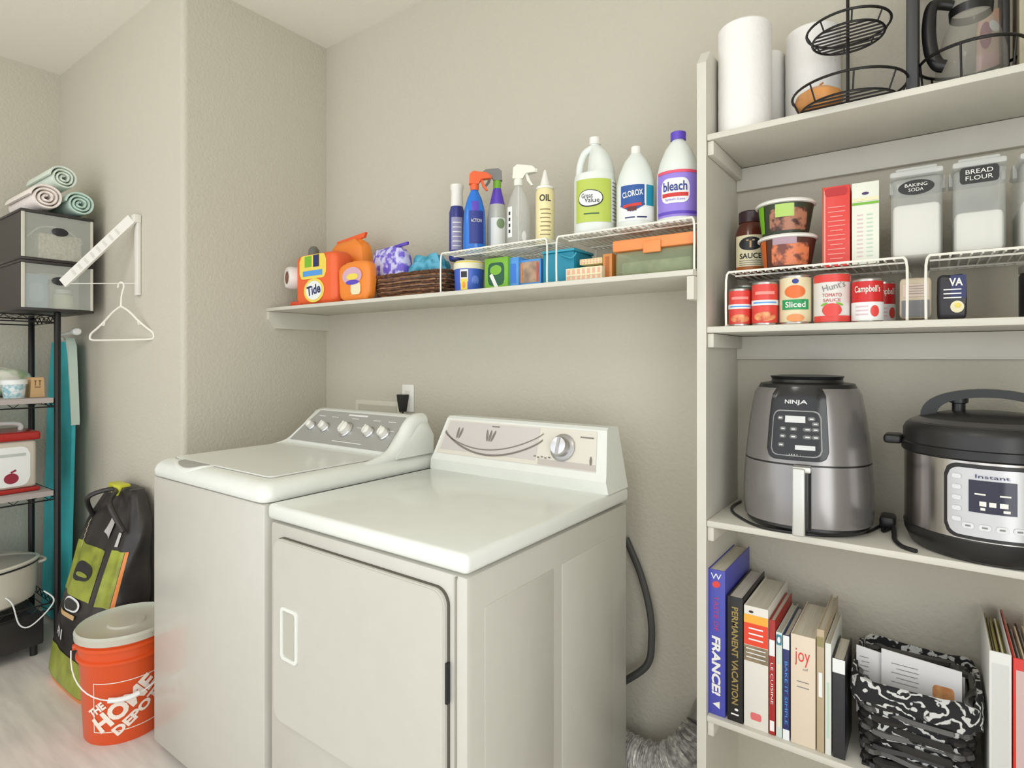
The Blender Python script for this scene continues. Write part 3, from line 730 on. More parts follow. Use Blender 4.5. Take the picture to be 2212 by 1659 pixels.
MB().pillow((0, 0, .05), X1 - X0, .09, HV(910, 541, 1.55) - SL - .035, m('teal_cloth', (44, 140, 166), rgb2=(110, 186, 216), vscale=30, bump=.6, bscale=60, rough=.8), e=.7, noise=.16, seed=4, n=30).build('cloth_folds', t)
# tub behind the leg
Y = 1.62
t, r = at_shelf('sponge_jar', 'small jar with dark green lid between the basket and blue tub', 'jar', 964, 992, 1.665, SL)
MB().lathe([(r * .9, 0), (r, .006), (r, .085), (r * .9, .092)], m('grey_jar', (120, 112, 96)), 24).build('jar_body', t)
MB().lathe([(r * 1.02, .088), (r * 1.02, .108), (r * .9, .112)], m('lid_sage', (96, 122, 90)), 24).build('lid', t)
# blue tub with white lid
Y = 1.535
t, r = at_shelf('wipes_tub', 'blue cleaning tub with white and yellow lid under the wire riser', 'tub', 981, 1046, Y, SL, None, FACE(XU(1012, Y), Y) - .1)
h = HV(1012, 548, Y) - SL; h = min(h, RH - .022)
MB().lathe([(r * .9, 0), (r * .94, .004), (r, h * .76)], m('tub_blue', (62, 98, 198)), 32).build('tub_body', t)
MB().lathe([(r * 1.04, h * .74), (r * 1.04, h * .92), (r, h * .96), (r * .9, h)], m('lid_white', (234, 232, 206)), 32, mats=[None, YEL, None]).build('lid', t)
lb = MB(); f = interp([(r * .9, 0), (r, h * .76)]); f1 = cylmap(f, .001); f2 = cylmap(f, .002)
lb.decal(f1, -r * .25, h * .38, r * .55, h * .66, LBL, nv=2); lb.decal(f2, -r * .25, h * .26, r * .46, h * .34, YEL, nv=2); lb.decal(f2, -r * .25, h * .56, r * .4, h * .18, INK, nv=2); lb.decal(f2, -r * .25, h * .24, r * .22, h * .2, ORG2, kind='ell')
lb.decal(f1, r * .5, h * .38, r * .5, h * .3, m('tub_light', (112, 140, 224)), kind='ell', nv=2); lb.build('label', t)
def carton(name, label, cat, u0, u1, vt, Y, depth, z, base, group=None, deco=None, rz=0.0, r=.0015, hmax=None, part='carton'):
    X0, X1 = XU(u0, Y), XU(u1, Y); h = HV((u0 + u1) / 2, vt, Y) - z
    if hmax: h = min(h, hmax)
    t = thing(name, label, cat, ((X0 + X1) / 2, Y + depth / 2, z), rz, group); W = X1 - X0
    MB().box(-W / 2, W / 2, -depth / 2, depth / 2, 0, h, base, r=r).build(part, t)
    if deco:
        lb = MB(); deco(lb, W, h, planemap(-depth / 2, .001), planemap(-depth / 2, .002), planemap(-depth / 2, .003)); lb.build('print', t)
    return t, W, h
def dg(lb, W, h, f, g, k):
    lb.decal(f, 0, h * .5, W * .7, h * .7, DKGRN, kind='round'); lb.decal(g, 0, h * .62, W * .5, h * .3, GRN, kind='ell'); lb.decal(g, -W * .08, h * .28, W * .14, h * .5, LBL, rot=.5)
carton('green_carton', 'bright green carton with dark oval print, right of the blue tub', 'box', 1047, 1097, 552, 1.50, .09, SL, GRN, None, dg, hmax=RH - .026)
carton('blue_carton', 'narrow bright blue carton standing on the laundry shelf', 'box', 1098, 1120, 556, 1.51, .11, SL, SKY, None, lambda lb, W, h, f, g, k: lb.decal(f, 0, h * .5, W * .5, h * .6, BLUE2), hmax=RH - .026)
def dt(lb, W, h, f, g, k):
    lb.decal(f, 0, h * .56, W * .86, h * .72, m('photo_tan', (190, 158, 130), rgb2=(120, 104, 90), vscale=26)); lb.decal(g, 0, h * .08, W * .95, h * .1, SKY)
    lb.decal(g, W * .36, h * .55, W * .08, h * .66, RED2); lb.decal(g, -W * .38, h * .55, W * .06, h * .66, ORG2)
carton('cloth_box', 'blue box with tan picture front beneath the spray bottles', 'box', 1121, 1168, 560, 1.52, .09, SL, SKY, None, dt, hmax=RH - .03)
t, W, h = carton('teal_container', 'teal plastic container behind the paired riser legs', 'container', 1172, 1240, 545, 1.50, .12, SL + .006, TEAL, hmax=RH - .035, r=.006, part='container_body')
MB().box(-W / 2 - .002, W / 2 + .002, -.062, .062, h, h + .008, m('teal_lid', (58, 164, 192)), r=.002).build('lid', t)
MB().tube(smoothpath([(W * .1, -.064, h * .9), (W * .5, -.075, h * .74), (W * .62, -.07, h * .9)]), .0025, m('teal_lid', (58, 164, 192))).build('handle', t)
def dp(lb, W, h, f, g, k):
    for i in range(7): lb.decal(f, -W * .42 + W * .14 * i, h * .5, W * .07, h * .8, m('peach', (236, 176, 150)))
    lb.decal(g, 0, h * .5, W * .96, h * .12, CRM)
def crate(lb, W, h, f, g, k): pass
carton('soap_box', 'pink and cream checked box beneath the lime labelled jug', 'box', 1222, 1300, 577, 1.48, .13, SL, CRM, 'boxes under the jugs', dp)
t, W, h = carton('soap_box', 'yellow checked box lying on the pink one beneath the jugs', 'box', 1252, 1300, 558, 1.50, .11, SL + .053, m('pale_yellow', (238, 226, 172)), 'boxes under the jugs', dp, hmax=.03)
carton('tan_carton', 'narrow orange brown carton left of the orange lidded container', 'box', 1302, 1322, 548, 1.50, .12, SL, m('tan_orange', (212, 140, 72)), None, lambda lb, W, h, f, g, k: lb.decal(f, 0, h * .5, W * .4, h * .8, m('rust', (176, 100, 44))), hmax=.085)
# storage box orange lid
X0, X1 = XU(1328, 1.47), XU(1500, 1.47)
t = thing('storage_container', 'long clear container with orange lid under the gallon jugs', 'container', ((X0 + X1) / 2, 1.57, SL))
W = (X1 - X0) / 2
mb = MB(); mb.box(-W, W, -.10, .10, .001, .072, clear('greenish_plastic', (176, 188, 150), .45, .2), r=.01, seg=3); mb.build('tray', t)
MB().box(-W + .012, W - .012, -.088, .088, .006, .045, m('green_contents', (150, 158, 120), rgb2=(96, 104, 76), vscale=24, rough=.7), r=.01).build('contents', t)
mb = MB(); mb.box(-W - .006, W + .002, -.104, .104, .072, .104, m('lid_orange', (238, 146, 82)), r=.005); mb.box(-.025, .025, -.110, -.102, .060, .092, m('lid_orange', (238, 146, 82)), r=.003); mb.build('lid', t)

# ------------------------------------------------------------------ top pantry shelf
def roll(label, X, Y, r, h=.28):
    t = thing('paper_towel_roll', label, 'paper towel roll', (X, Y, S1 + .0005), FACE(X, Y), 'paper towel rolls')
    TW = m('towel_paper', (240, 238, 234), rough=.9, bump=.35, bscale=90)
    mb = MB(); n = 16; pr = [(r * .985, .0), (r, .004)] + [(r * (1 + .004 * math.sin(i * 2.1)), h * i / n) for i in range(1, n)] + [(r, h - .004), (r * .95, h), (.022, h), (.020, h - .002), (.020, h - .03)]
    mb.lathe(pr, TW, 40, cap=False); mb.build('paper', t)
    MB().lathe([(.0198, .0), (.0198, h - .001)], m('cardboard', (196, 168, 130), rough=.8), 20, cap=False).build('core', t)
roll('white paper towel roll beside the top of the left pantry panel', -.388, 1.545, .064)
roll('white paper towel roll just behind the black wire fruit basket', -.251, 1.67, .064)
roll('slim white paper towel roll peeking out between the two fuller rolls', -.365, 1.692, .044, .262)
# tiered wire basket
t = thing('fruit_stand', 'black two tier wire fruit stand with a tall centre pole', 'fruit stand', (-.155, 1.505, S1))
def basket(mb, z, r, dz, nw):
    mb.ring((0, 0, z + dz), r, .0028, BLKM); mb.ring((0, 0, z), r * .86, .0026, BLKM)
    for i in range(8):
        a = 2 * math.pi * i / 8 + .2; mb.tube([(r * math.cos(a), r * math.sin(a), z + dz), (r * .86 * math.cos(a), r * .86 * math.sin(a), z)], .0018, BLKM, 6)
    for i in range(nw):
        y = r * .86 * (-1 + 2 * (i + 1) / (nw + 1)); x = math.sqrt(max(0, (r * .86) ** 2 - y * y)); mb.tube([(-x, y, z), (x, y, z)], .002, BLKM, 6)
b_ = MB(); basket(b_, .165, .083, .022, 8); b_.build('upper_basket', t)
b_ = MB(); basket(b_, .006, .113, .038, 9); b_.build('lower_basket', t)
MB().tube([(0, 0, .003), (0, 0, .40)], .0035, BLKM, 8).build('pole', t)
MB().ring((0, 0, .43), .03, .003, BLKM, 24).build('top_ring', t)
t = thing('onion', 'golden orange bulb lying in the lower tier of the wire fruit stand', 'onion', (-.214, 1.505, S1 + .0085))
ON = m('onion_skin', (226, 158, 92), rough=.4, vary=.25, vscale=14, stretch=(1, 1, .1))
MB().lathe([(.001, .001), (.030, .003), (.046, .014), (.051, .026), (.046, .042), (.028, .054), (.010, .058), (.004, .062)], ON, 24).build('bulb', t)
MB().tube(smoothpath([(0, 0, .058), (.003, .001, .066), (.010, 0, .070)]), .0025, m('onion_tip', (180, 130, 70)), 6).build('stem', t)
# coffee maker, carafe in wire basket, packet
X0, X1 = XU(1957, 1.50), XU(1984, 1.50)
t = thing('coffee_maker', 'dark grey coffee machine whose tall side panel stands on the top shelf', 'coffee maker', (X0, 1.50, S1))
MC = m('machine_grey', (58, 58, 60), rough=.45)
MB().box(0, X1 - X0, 0, .20, 0, .36, MC, r=.006).build('side_panel', t)
MB().box(X1 - X0 + .001, .20, .10, .20, .31, .36, MC, r=.006).build('brew_head', t)
MB().box(.165, .178, .10, .20, 0, .31, BLK, r=.004).build('rear_post', t)
MB().box(.19, .205, .08, .20, 0, .36, m('machine_cream', (176, 168, 140)), r=.004).build('trim_strip', t)
X, r = CYL(2012, 2188, 1.575)
t = thing('glass_carafe', 'glass carafe with thick black handle under the coffee machine head', 'carafe', (X, 1.575, S1 + .0005), FACE(X, 1.575))
r = min(r, .062)
GL = clear('carafe_glass', (190, 188, 176), .22, .04)
MB().lathe([(r * .8, .024), (r, .05), (r * .98, .085), (r * .8, .13), (r * .55, .17), (r * .58, .20)], GL, 36, cap=False).build('glass_bowl', t)
MB().lathe([(r * .86, 0), (r * .9, .004), (r * .9, .020), (r * .8, .025)], m('chrome_dark', (90, 88, 86), rough=.25, metal=.9), 36).build('base_ring', t)
MB().lathe([(r * .6, .17), (r * .62, .188)], BLK, 36, cap=False).build('collar', t)
hp = smoothpath([(-r * .5, -.02, .195), (-r * 1.02, -.035, .20), (-r * 1.14, -.042, .155), (-r * 1.08, -.046, .10), (-r * .9, -.05, .066), (-r * .70, -.048, .058)], 6)
MB().tube(hp, .011, BLK, 12, rad=[.010 + .003 * min(1, i / 12) for i in range(len(hp))]).build('handle', t)
t = thing('wire_basket', 'round black wire ring basket around the glass carafe', 'wire basket', (X, 1.56, S1))
b_ = MB(); b_.ring((0, 0, .075), .092, .0032, BLKM, a0=0, a1=360); b_.build('rim', t)
b_ = MB(); b_.ring((0, 0, .003), .085, .0025, BLKM)
for i in range(6):
    a = 2 * math.pi * i / 6 + .3; b_.tube([(.092 * math.cos(a), .092 * math.sin(a), .075), (.085 * math.cos(a), .085 * math.sin(a), .003)], .002, BLKM, 6)
b_.build('wire_frame', t)
X0, X1 = XU(2108, 1.66), XU(2182, 1.66)
t = thing('snack_packet', 'yellow and pink printed packet standing behind the glass carafe', 'packet', ((X0 + X1) / 2, 1.72 - .06, S1 + .001))
PK = m('packet_yellow', (232, 208, 140), rgb2=(226, 170, 176), vscale=14, rough=.3)
# sits on the shelf behind the carafe
W = X1 - X0
MB().pillow((0, .02, .11), W, .03, .22, PK, e=.4, noise=.04, seed=3).build('packet_body', t)
lb = MB(); f = planemap(.004, .001); lb.decal(f, 0, .06, W * .6, .05, LBL); lb.decal(f, -W * .2, .16, W * .35, .06, m('magenta', (150, 40, 90)), kind='ell'); lb.decal(planemap(.004, .002), W * .05, .175, W * .25, .03, LBL, rot=.4, kind='ell'); lb.build('print', t)
# ------------------------------------------------------------------ on the pantry wire risers
def food(name, rgb, rgb2, vs=45): return m(name, rgb, rgb2=rgb2, vscale=vs, sharp=.7, rough=.4)
Y = 1.63
X, r = CYL(1584, 1652, Y)
t = thing('sauce_jar', 'dark sauce jar with cream label, beside the left pantry panel', 'jar', (X + .004, Y, ZR2), FACE(X, Y)); r = min(r, .039)
h = HV(1612, 460, Y) - ZR2
MB().lathe([(r * .9, 0), (r, .006), (r, h * .66), (r * .72, h * .82), (r * .68, h * .84)], m('sauce_brown', (92, 44, 30), rough=.12), 28, mats=[None, None, None, None]).build('glass', t)
MB().lathe([(r * .76, h * .83), (r * .76, h * .985), (r * .7, h)], m('jar_lid', (58, 36, 42), rough=.3), 28).build('lid', t)
lb = MB(); lb.decal(cylmap(r), 0, h * .36, r * 2.2, h * .52, CRM, n=20); lb.decal(cylmap(r, .0015), 0, h * .49, r * 1.5, h * .2, INK, kind='ell', n=18, nv=2)
lb.decal(cylmap(r, .0015), 0, h * .13, r * 2.1, h * .05, m('rust', (176, 100, 44)), n=14)
lb.text(cylmap(r, .0025), 'T', 0, h * .49, r * .5, h * .12, TAN, bold=.02); lb.text(cylmap(r, .0015), 'SAUCE', 0, h * .31, r * 1.4, h * .08, INK, bold=.02)
for i in range(3): lb.decal(cylmap(r, .0015), 0, h * (.24 - .03 * i), r * 1.5, h * .008, GRY, n=8)
lb.build('label', t)
# two noodle bowls
def bowl(label, X, Y, z, r, h, base, side, pic, rz, group):
    t = thing('noodle_bowl', label, 'noodle bowl', (X, Y, z), rz, group)
    pr = [(r * .76, 0), (r * .78, .004), (r * .96, h * .9)]
    MB().lathe(pr, base, 40).build('paper_bowl', t)
    MB().lathe([(r * .96, h * .88), (r * 1.03, h * .90), (r * 1.03, h * .95), (r * .97, h), (r * .6, h - .001)], PLW, 40).build('lid', t)
    lb = MB(); f = cylmap(interp(pr), .001); g = cylmap(interp(pr), .002); k = cylmap(interp(pr), .003)
    lb.decal(f, -r * .95, h * .48, r * .35, h * .76, side, n=10, nv=3); lb.decal(f, r * .15, h * .42, r * 1.35, h * .62, pic, n=26, nv=4, kind='round', rr=.2)
    return t, lb, f, g, k
X, r = CYL(1638, 1766, 1.555)
zb2 = ZR2
t, lb, f, g, k = bowl('lower noodle bowl with brown and orange food print and white lid', X, 1.555, zb2, r, .083, m('bowl_brown', (84, 48, 36)), m('bowl_orange', (206, 100, 38)), food('noodle_print', (224, 128, 84), (120, 66, 56)), .16, 'noodle bowls')
lb.decal(g, -.005, .066, r * .8, .016, m('mauve_print', (176, 148, 160)), nv=2, n=12); lb.build('print', t)
t, lb, f, g, k = bowl('upper noodle bowl with lime green and dark food print and white lid', X - .004, 1.552, zb2 + .0835, r, .083, m('bowl_dark', (52, 60, 44)), m('bowl_green', (118, 180, 28)), food('noodle_print_dark', (174, 118, 92), (70, 40, 34)), .16, 'noodle bowls')
lb.decal(g, .0, .055, r * .62, .03, m('bowl_lime', (176, 208, 104)), n=12, nv=3); lb.build('print', t)
def dr(lb, W, h, f, g, k):
    lb.decal(f, 0, h * .93, W * .8, h * .10, m('deep_red', (186, 34, 34)), kind='round')
    for i in range(12): lb.decal(f, W * .02, h * (.10 + .058 * i), W * (.62 if i % 3 else .45), h * .012, m('pale_red', (240, 150, 140)))
    lb.decal(f, -W * .40, h * .5, W * .06, h * .9, m('pale_red', (240, 150, 140)))
carton('tall_carton', 'tall red carton standing on the pantry wire riser', 'carton', 1774, 1834, 402, 1.535, .075, ZR2, m('carton_red', (222, 66, 58)), None, dr, rz=.05)
def dw(lb, W, h, f, g, k):
    lb.decal(f, 0, h * .74, W * .98, h * .03, GRN); lb.decal(f, 0, h * .79, W * .98, h * .04, CRM); lb.decal(f, 0, h * .86, W * .26, h * .035, m('plum', (70, 50, 100)), kind='ell')
    for i in range(11):
        lb.decal(f, -W * .2, h * (.10 + .05 * i), W * .22, h * .014, m('pinkish', (222, 190, 196))); lb.decal(f, W * .16, h * (.10 + .05 * i), W * .22, h * .014, m('mint', (190, 214, 194)))
carton('tall_carton', 'tall white carton with a green band, beside the tall red carton', 'carton', 1838, 1897, 393, 1.535, .075, ZR2, m('carton_white', (230, 232, 218)), None, dw, rz=.05)
# canisters
def canister(label, u0, u1, vt, cont, deco, group):
    Y = 1.50; dep = .19; X0, X1 = XU(u0, Y), XU(u1, Y); W = X1 - X0; h = HV((u0 + u1) / 2, vt, Y) - ZR2
    t = thing('food_canister', label, 'canister', ((X0 + X1) / 2, Y + dep / 2, ZR2), 0, group)
    mb = MB(); q = W / 2
    mb.box(-q * .97, q * .97, -dep / 2, dep / 2, 0, h * .88, CLR, r=.012, seg=3); mb.build('clear_body', t)
    mb = MB(); mb.box(-q * 1.02, q * 1.02, -dep / 2 - .004, dep / 2 + .004, h * .885, h * .955, CLRW, r=.006); mb.box(-q * .8, q * .8, -dep / 2 + .01, dep / 2 - .01, h * .955, h, CLRW, r=.006)
    mb.build('lid', t)
    for s_ in (-1, 1): MB().box(s_ * q * 1.02 - .004, s_ * q * 1.02 + .004, -.02, .02, h * .80, h * .94, CLRW, r=.002).build('clip', t)
    MB().box(-q * .90, q * .90, -dep / 2 + .007, dep / 2 - .007, .005, h * cont, m('flour', (232, 230, 222), rough=.9), r=.01).build('flour_fill', t)
    lb = MB(); deco(lb, W, h, planemap(-dep / 2, .001), planemap(-dep / 2, .002)); lb.build('label', t)
def dl1(lb, W, h, f, g):
    lb.decal(f, 0, h * .76, W * .68, h * .16, m('chalk_black', (32, 32, 32)), kind='ell', n=26); lb.text(g, 'BAKING', 0, h * .785, W * .42, h * .036, PLW); lb.text(g, 'SODA', 0, h * .735, W * .28, h * .036, PLW)
def dl2(lb, W, h, f, g):
    lb.decal(f, 0, h * .80, W * .72, h * .17, m('chalk_black', (32, 32, 32)), kind='round', n=26, rr=.2); lb.text(g, 'BREAD', 0, h * .835, W * .5, h * .045, PLW); lb.text(g, 'FLOUR', 0, h * .77, W * .5, h * .045, PLW)
canister('clear canister of white powder with an oval black label', 1922, 2038, 356, .60, dl1, 'clear canisters')
canister('clear canister of flour with a rectangular black label', 2057, 2176, 334, .44, dl2, 'clear canisters')
canister('clear canister cut off by the right edge of the photo', 2203, 2320, 312, .5, lambda lb, W, h, f, g: lb.decal(f, 0, h * .8, W * .6, h * .12, m('chalk_black', (32, 32, 32)), kind='round'), 'clear canisters')

# ------------------------------------------------------------------ cans under the riser
TIN = m('tin', (190, 188, 182), rough=.3, metal=.9)
def can(label, u0, u1, vt, Y, body, deco, group='cans under the wire riser', rzo=0.0):
    X, r = CYL(u0, u1, Y); h = min(HV((u0 + u1) / 2, vt, Y) - S2, RH - .018)
    t = thing('food_can', label, 'can', (X, Y, S2), FACE(X, Y) + rzo, group)
    MB().lathe([(r * .97, 0), (r, .002), (r * .98, .005), (r * .98, h - .005), (r, h - .002), (r * .96, h), (r * .93, h - .003)], TIN, 32).build('tin', t)
    lb = MB(); lb.lathe([(r * .985 + .0008, .006), (r * .985 + .0008, h - .006)], body, 32, cap=False)
    deco(lb, r, h, cylmap(r * .985, .0018), cylmap(r * .985, .0027), cylmap(r * .985, .0036)); lb.build('paper_label', t)
def dred(lb, r, h, f, g, k):
    lb.decal(f, 0, h * .52, r * 2.6, h * .12, LBL, n=20); lb.decal(g, 0, h * .52, r * 1.8, h * .03, SKY, n=12); lb.decal(f, 0, h * .74, r * 1.5, h * .07, m('pale_red', (240, 150, 140)), n=12)
    lb.decal(f, 0, h * .20, r * 1.7, h * .22, m('peachy', (236, 170, 110), rgb2=(200, 60, 50), vscale=60), n=14, nv=2, kind='ell')
can('short red food can, leftmost beneath the riser', 1574, 1623, 625, 1.505, RED2, dred)
can('red food can with pale blue band, second from the left', 1624, 1681, 611, 1.50, RED2, dred)
def dgr(lb, r, h, f, g, k):
    lb.decal(f, -.001, h * .66, r * 1.3, h * .26, m('pumpkin', (228, 112, 48)), kind='ell', n=18, nv=2); lb.decal(f, 0, h * .87, r * .4, h * .10, BLUE, kind='ell', nv=2)
    lb.decal(g, 0, h * .40, r * 1.7, h * .20, m('strip_green', (30, 150, 84)), n=16); lb.text(k, 'Sliced', 0, h * .40, r * 1.2, h * .12, PLW, bold=.02); lb.decal(f, 0, h * .13, r * 1.1, h * .16, m('carrot', (230, 150, 90)), kind='ell', nv=2)
can('cream food can with orange picture and green band', 1684, 1753, 597, 1.505, m('can_cream', (226, 214, 176)), dgr)
def dtm(lb, r, h, f, g, k):
    lb.decal(f, 0, h * .90, r * 2.4, h * .15, RED2, n=18); lb.decal(f, 0, h * .09, r * 2.3, h * .12, RED2, n=18); lb.text(g, "Hunt's", .004, h * .74, r * 1.2, h * .13, GRY, rot=.25)
    lb.text(g, 'TOMATO', 0, h * .56, r * 1.0, h * .07, m('deep_red', (186, 34, 34))); lb.text(g, 'SAUCE', 0, h * .46, r * .9, h * .06, m('deep_red', (186, 34, 34)))
    lb.decal(g, 0, h * .26, r * 1.0, h * .27, RED2, kind='ell', n=18, nv=2); lb.decal(g, -r * .4, h * .38, r * .4, h * .04, GRN, kind='ell', rot=.4); lb.decal(g, r * .4, h * .38, r * .4, h * .04, GRN, kind='ell', rot=-.4)
can('largest white food can with red bands and a tomato picture', 1757, 1838, 594, 1.51, m('can_white', (226, 222, 216)), dtm)
def dcm(lb, r, h, f, g, k):
    lb.decal(f, 0, h * .25, r * 2.8, h * .42, LBL, n=22); lb.text(f, "Campbell's", 0, h * .74, r * 1.7, h * .20, PLW, bold=.015); lb.decal(g, r * .45, h * .25, r * .55, h * .26, RED2, kind='ell', nv=2)
    for i in range(3): lb.decal(g, -r * .35, h * (.36 - .09 * i), r * .8, h * .03, m('pinkish', (222, 190, 196)), n=8)
can('red and white soup can with script lettering in front', 1840, 1908, 604, 1.505, m('soup_red', (206, 34, 34)), dcm)
can('red and white soup can half hidden behind the front soup can', 1876, 1934, 610, 1.585, m('soup_red', (206, 34, 34)), dcm, rzo=.35)
can('dark green can at the back corner by the left pantry panel', 1586, 1640, 612, 1.625, DKGRN, lambda lb, r, h, f, g, k: lb.decal(f, 0, h * .5, r * 1.2, h * .3, INK, kind='ell', nv=2))
# pouches
X0, X1 = XU(1941, 1.50), XU(2012, 1.50)
t = thing('food_pouch', 'beige and grey food pouch between the riser legs', 'pouch', ((X0 + X1) / 2, 1.53, S2 + .006), .05)
h = min(HV(1975, 604, 1.50) - S2, RH - .024); W = X1 - X0
MB().pillow((0, 0, h / 2), W, .045, h, m('pouch_beige', (198, 184, 160), rough=.4), e=.25, noise=.03, seed=6).build('pouch_body', t)
lb = MB(); f = planemap(-.0235, .001); g = planemap(-.0235, .002); lb.decal(f, 0, h * .24, W * .86, h * .40, m('pouch_grey', (110, 110, 112))); lb.decal(f, 0, h * .68, W * .8, h * .3, m('pouch_pink', (206, 186, 172)))
for i in range(4): lb.decal(g, 0, h * (.60 + .06 * i), W * .5, h * .012, GRY)
lb.build('print', t)
X0, X1 = XU(2024, 1.50), XU(2089, 1.50)
t = thing('food_pouch', 'black and navy food pouch lettered VA, right of the riser legs', 'pouch', ((X0 + X1) / 2, 1.53, S2 + .001), .04)
W = X1 - X0; h = min(HV(2056, 592, 1.50) - S2, RH - .02)
MB().pillow((0, 0, h / 2), W, .045, h, m('pouch_black', (40, 38, 44), rough=.35), e=.25, noise=.03, seed=8).build('pouch_body', t)
lb = MB(); f = planemap(-.0235, .001); g = planemap(-.0235, .002); lb.decal(f, W * .2, h * .72, W * .52, h * .5, NAVY); lb.text(g, 'VA', W * .12, h * .82, W * .46, h * .17, PLW, bold=.03)
for i in range(3): lb.decal(g, 0, h * (.66 - .09 * i), W * .6, h * .025, LBL)
lb.decal(g, W * .16, h * .28, W * .46, h * .26, CRM, kind='ell'); lb.decal(planemap(-.0235, .003), W * .18, h * .31, W * .2, h * .1, YEL, kind='ell'); lb.build('print', t)
X0 = XU(2204, 1.50)
t = thing('spice_tin', 'black tin at the far right end of the can shelf', 'tin', (X0 + .032, 1.54, S2)); 
MB().lathe([(.030, 0), (.031, .004), (.031, .085), (.028, .09)], BLK, 28).build('tin_body', t); MB().lathe([(.0315, .09), (.0315, .104), (.029, .106)], TIN, 28).build('lid', t)

# ------------------------------------------------------------------ air fryer
AX, AY = -.252, 1.588
t = thing('air_fryer', 'dark grey air fryer with black control panel and silver drawer handle', 'air fryer', (AX, AY, S3 + .0005), FACE(AX, AY) - .06)
FG = m('fryer_grey', (146, 143, 142), rough=.24, metal=.6, spec=.6)
SE = .86
prof_l = [(.128, .012), (.141, .020), (.1435, .05), (.143, .10), (.139, .158)]
prof_u = [(.1385, .162), (.135, .20), (.128, .26), (.118, .318), (.110, .333)]
MB().lathe([(.118, 0), (.130, .004), (.136, .012), (.134, .018)], BLK, 48, e=SE).build('base', t)
dr_ = MB().lathe(prof_l, FG, 48, e=SE).build('drawer', t)
MB().lathe([(.137, .157), (.137, .163)], BLK, 48, e=SE).build('seam_band', t)
MB().lathe(prof_u, FG, 48, e=SE).build('upper_housing', t)
MB().lathe([(.110, .330), (.104, .342), (.080, .346), (.078, .352), (.082, .360), (.06, .362)], BLK, 48, e=SE).build('top_cap', t)
allp = prof_l + prof_u
def frm(off):
    R0 = interp(allp)
    def f(s, tt):
        rr = R0(tt); a = s / .125
        return ((rr + off) * math.copysign(abs(math.sin(a)) ** SE, math.sin(a)), -(rr + off) * abs(math.cos(a)) ** SE, tt)
    return f
cp = MB(); cp.decal(frm(.006), -.012, .255, .102, .165, m('panel_black', (30, 30, 32), rough=.15), kind='round', n=24, nv=10, rr=.2)
cp.decal(frm(.0015), -.012, .255, .108, .170, BLK, kind='round', n=24, nv=10, rr=.2)
cp.decal(frm(.003), -.012, .255, .106, .168, BLK, kind='round', n=24, nv=10, rr=.2); cp.decal(frm(.0045), -.012, .255, .104, .166, BLK, kind='round', n=24, nv=10, rr=.2)
cp.decal(frm(.0072), -.012, .232, .082, .104, m('panel_line', (150, 150, 150), rough=.4), kind='round', n=24, nv=8, rr=.18)
cp.decal(frm(.0084), -.012, .232, .077, .099, m('panel_black', (30, 30, 32)), kind='round', n=24, nv=8, rr=.18)
cp.text(frm(.0086), 'NINJA', -.012, .302, .036, .012, m('print_silver', (220, 220, 220)), bold=.02)
pnl = cp.build('control_panel', t)
bt = MB(); bt.decal(frm(.0096), -.012, .264, .030, .015, m('display_lcd', (214, 216, 214)), n=6, nv=2)
for (a, b) in ((-.036, .266), (.012, .266), (-.03, .242), (-.012, .242), (.006, .242), (-.03, .225), (-.012, .225), (.006, .225), (.018, .242), (.018, .225), (-.032, .205), (.018, .255)):
    bt.decal(frm(.0096), a, b, .0115, .009, m('button_grey', (104, 104, 104)), kind='round', n=6, nv=2); bt.decal(frm(.0104), a, b, .006, .003, m('print_silver', (220, 220, 220)), n=3)
bt.decal(frm(.0096), .004, .201, .026, .010, m('display_lcd', (214, 216, 214)), n=5, nv=2); bt.decal(frm(.0084), -.012, .184, .02, .003, m('print_silver', (220, 220, 220)), n=5)
bt.build('buttons', pnl)
hb = MB(); f0 = frm(.004)(-.002, .15)
hb.box(-.016, .019, -.178, -.146, .018, .162, BLK, r=.008, seg=3)
hb.build('handle', dr_)
hb = MB(); hb.box(-.018, .008, -.186, -.176, .010, .160, m('handle_silver', (206, 206, 200), rough=.3, metal=.5), r=.004, seg=3); hb.box(-.018, .019, -.180, -.15, .150, .163, m('handle_silver', (206, 206, 200)), r=.003); hb.build('handle_trim', dr_)
t = thing('appliance_cord', 'thin black cord looped around the foot of the air fryer', 'cord', (AX, AY, S3))
def sh(u, v, h=S3 + .0038):          # point on the shelf surface
    tt = (CAMH - h) / ((v - HY) / FP); a = (u - CX) / FP
    return (tt * (a * cs - sn) - AX, tt * (a * sn + cs) - AY, h - S3)
cd = [sh(1600, 1083), sh(1581, 1096), sh(1590, 1112), sh(1640, 1137), sh(1720, 1154), sh(1800, 1157), sh(1870, 1150), sh(1905, 1135)]
cd = [(x, max(y, 1.457 - AY), z) for x, y, z in cd]
cd += [(.16, .0, .004), (.175, .06, .004)]
MB().tube(smoothpath(cd, 8), .0034, BLK, 8).build('cord_loop', t)
cd = [(.168, .07, .012), (.178, .03, .010), (.182, -.02, .006), (.185, -.06, .004), (.200, -.105, .004), (.225, -.125, .004)]
MB().tube(smoothpath(cd, 8), .005, BLK, 8).build('cord_tail', t)
MB().box(.150, .182, .03, .09, .001, .03, BLK, r=.007).build('plug', t)

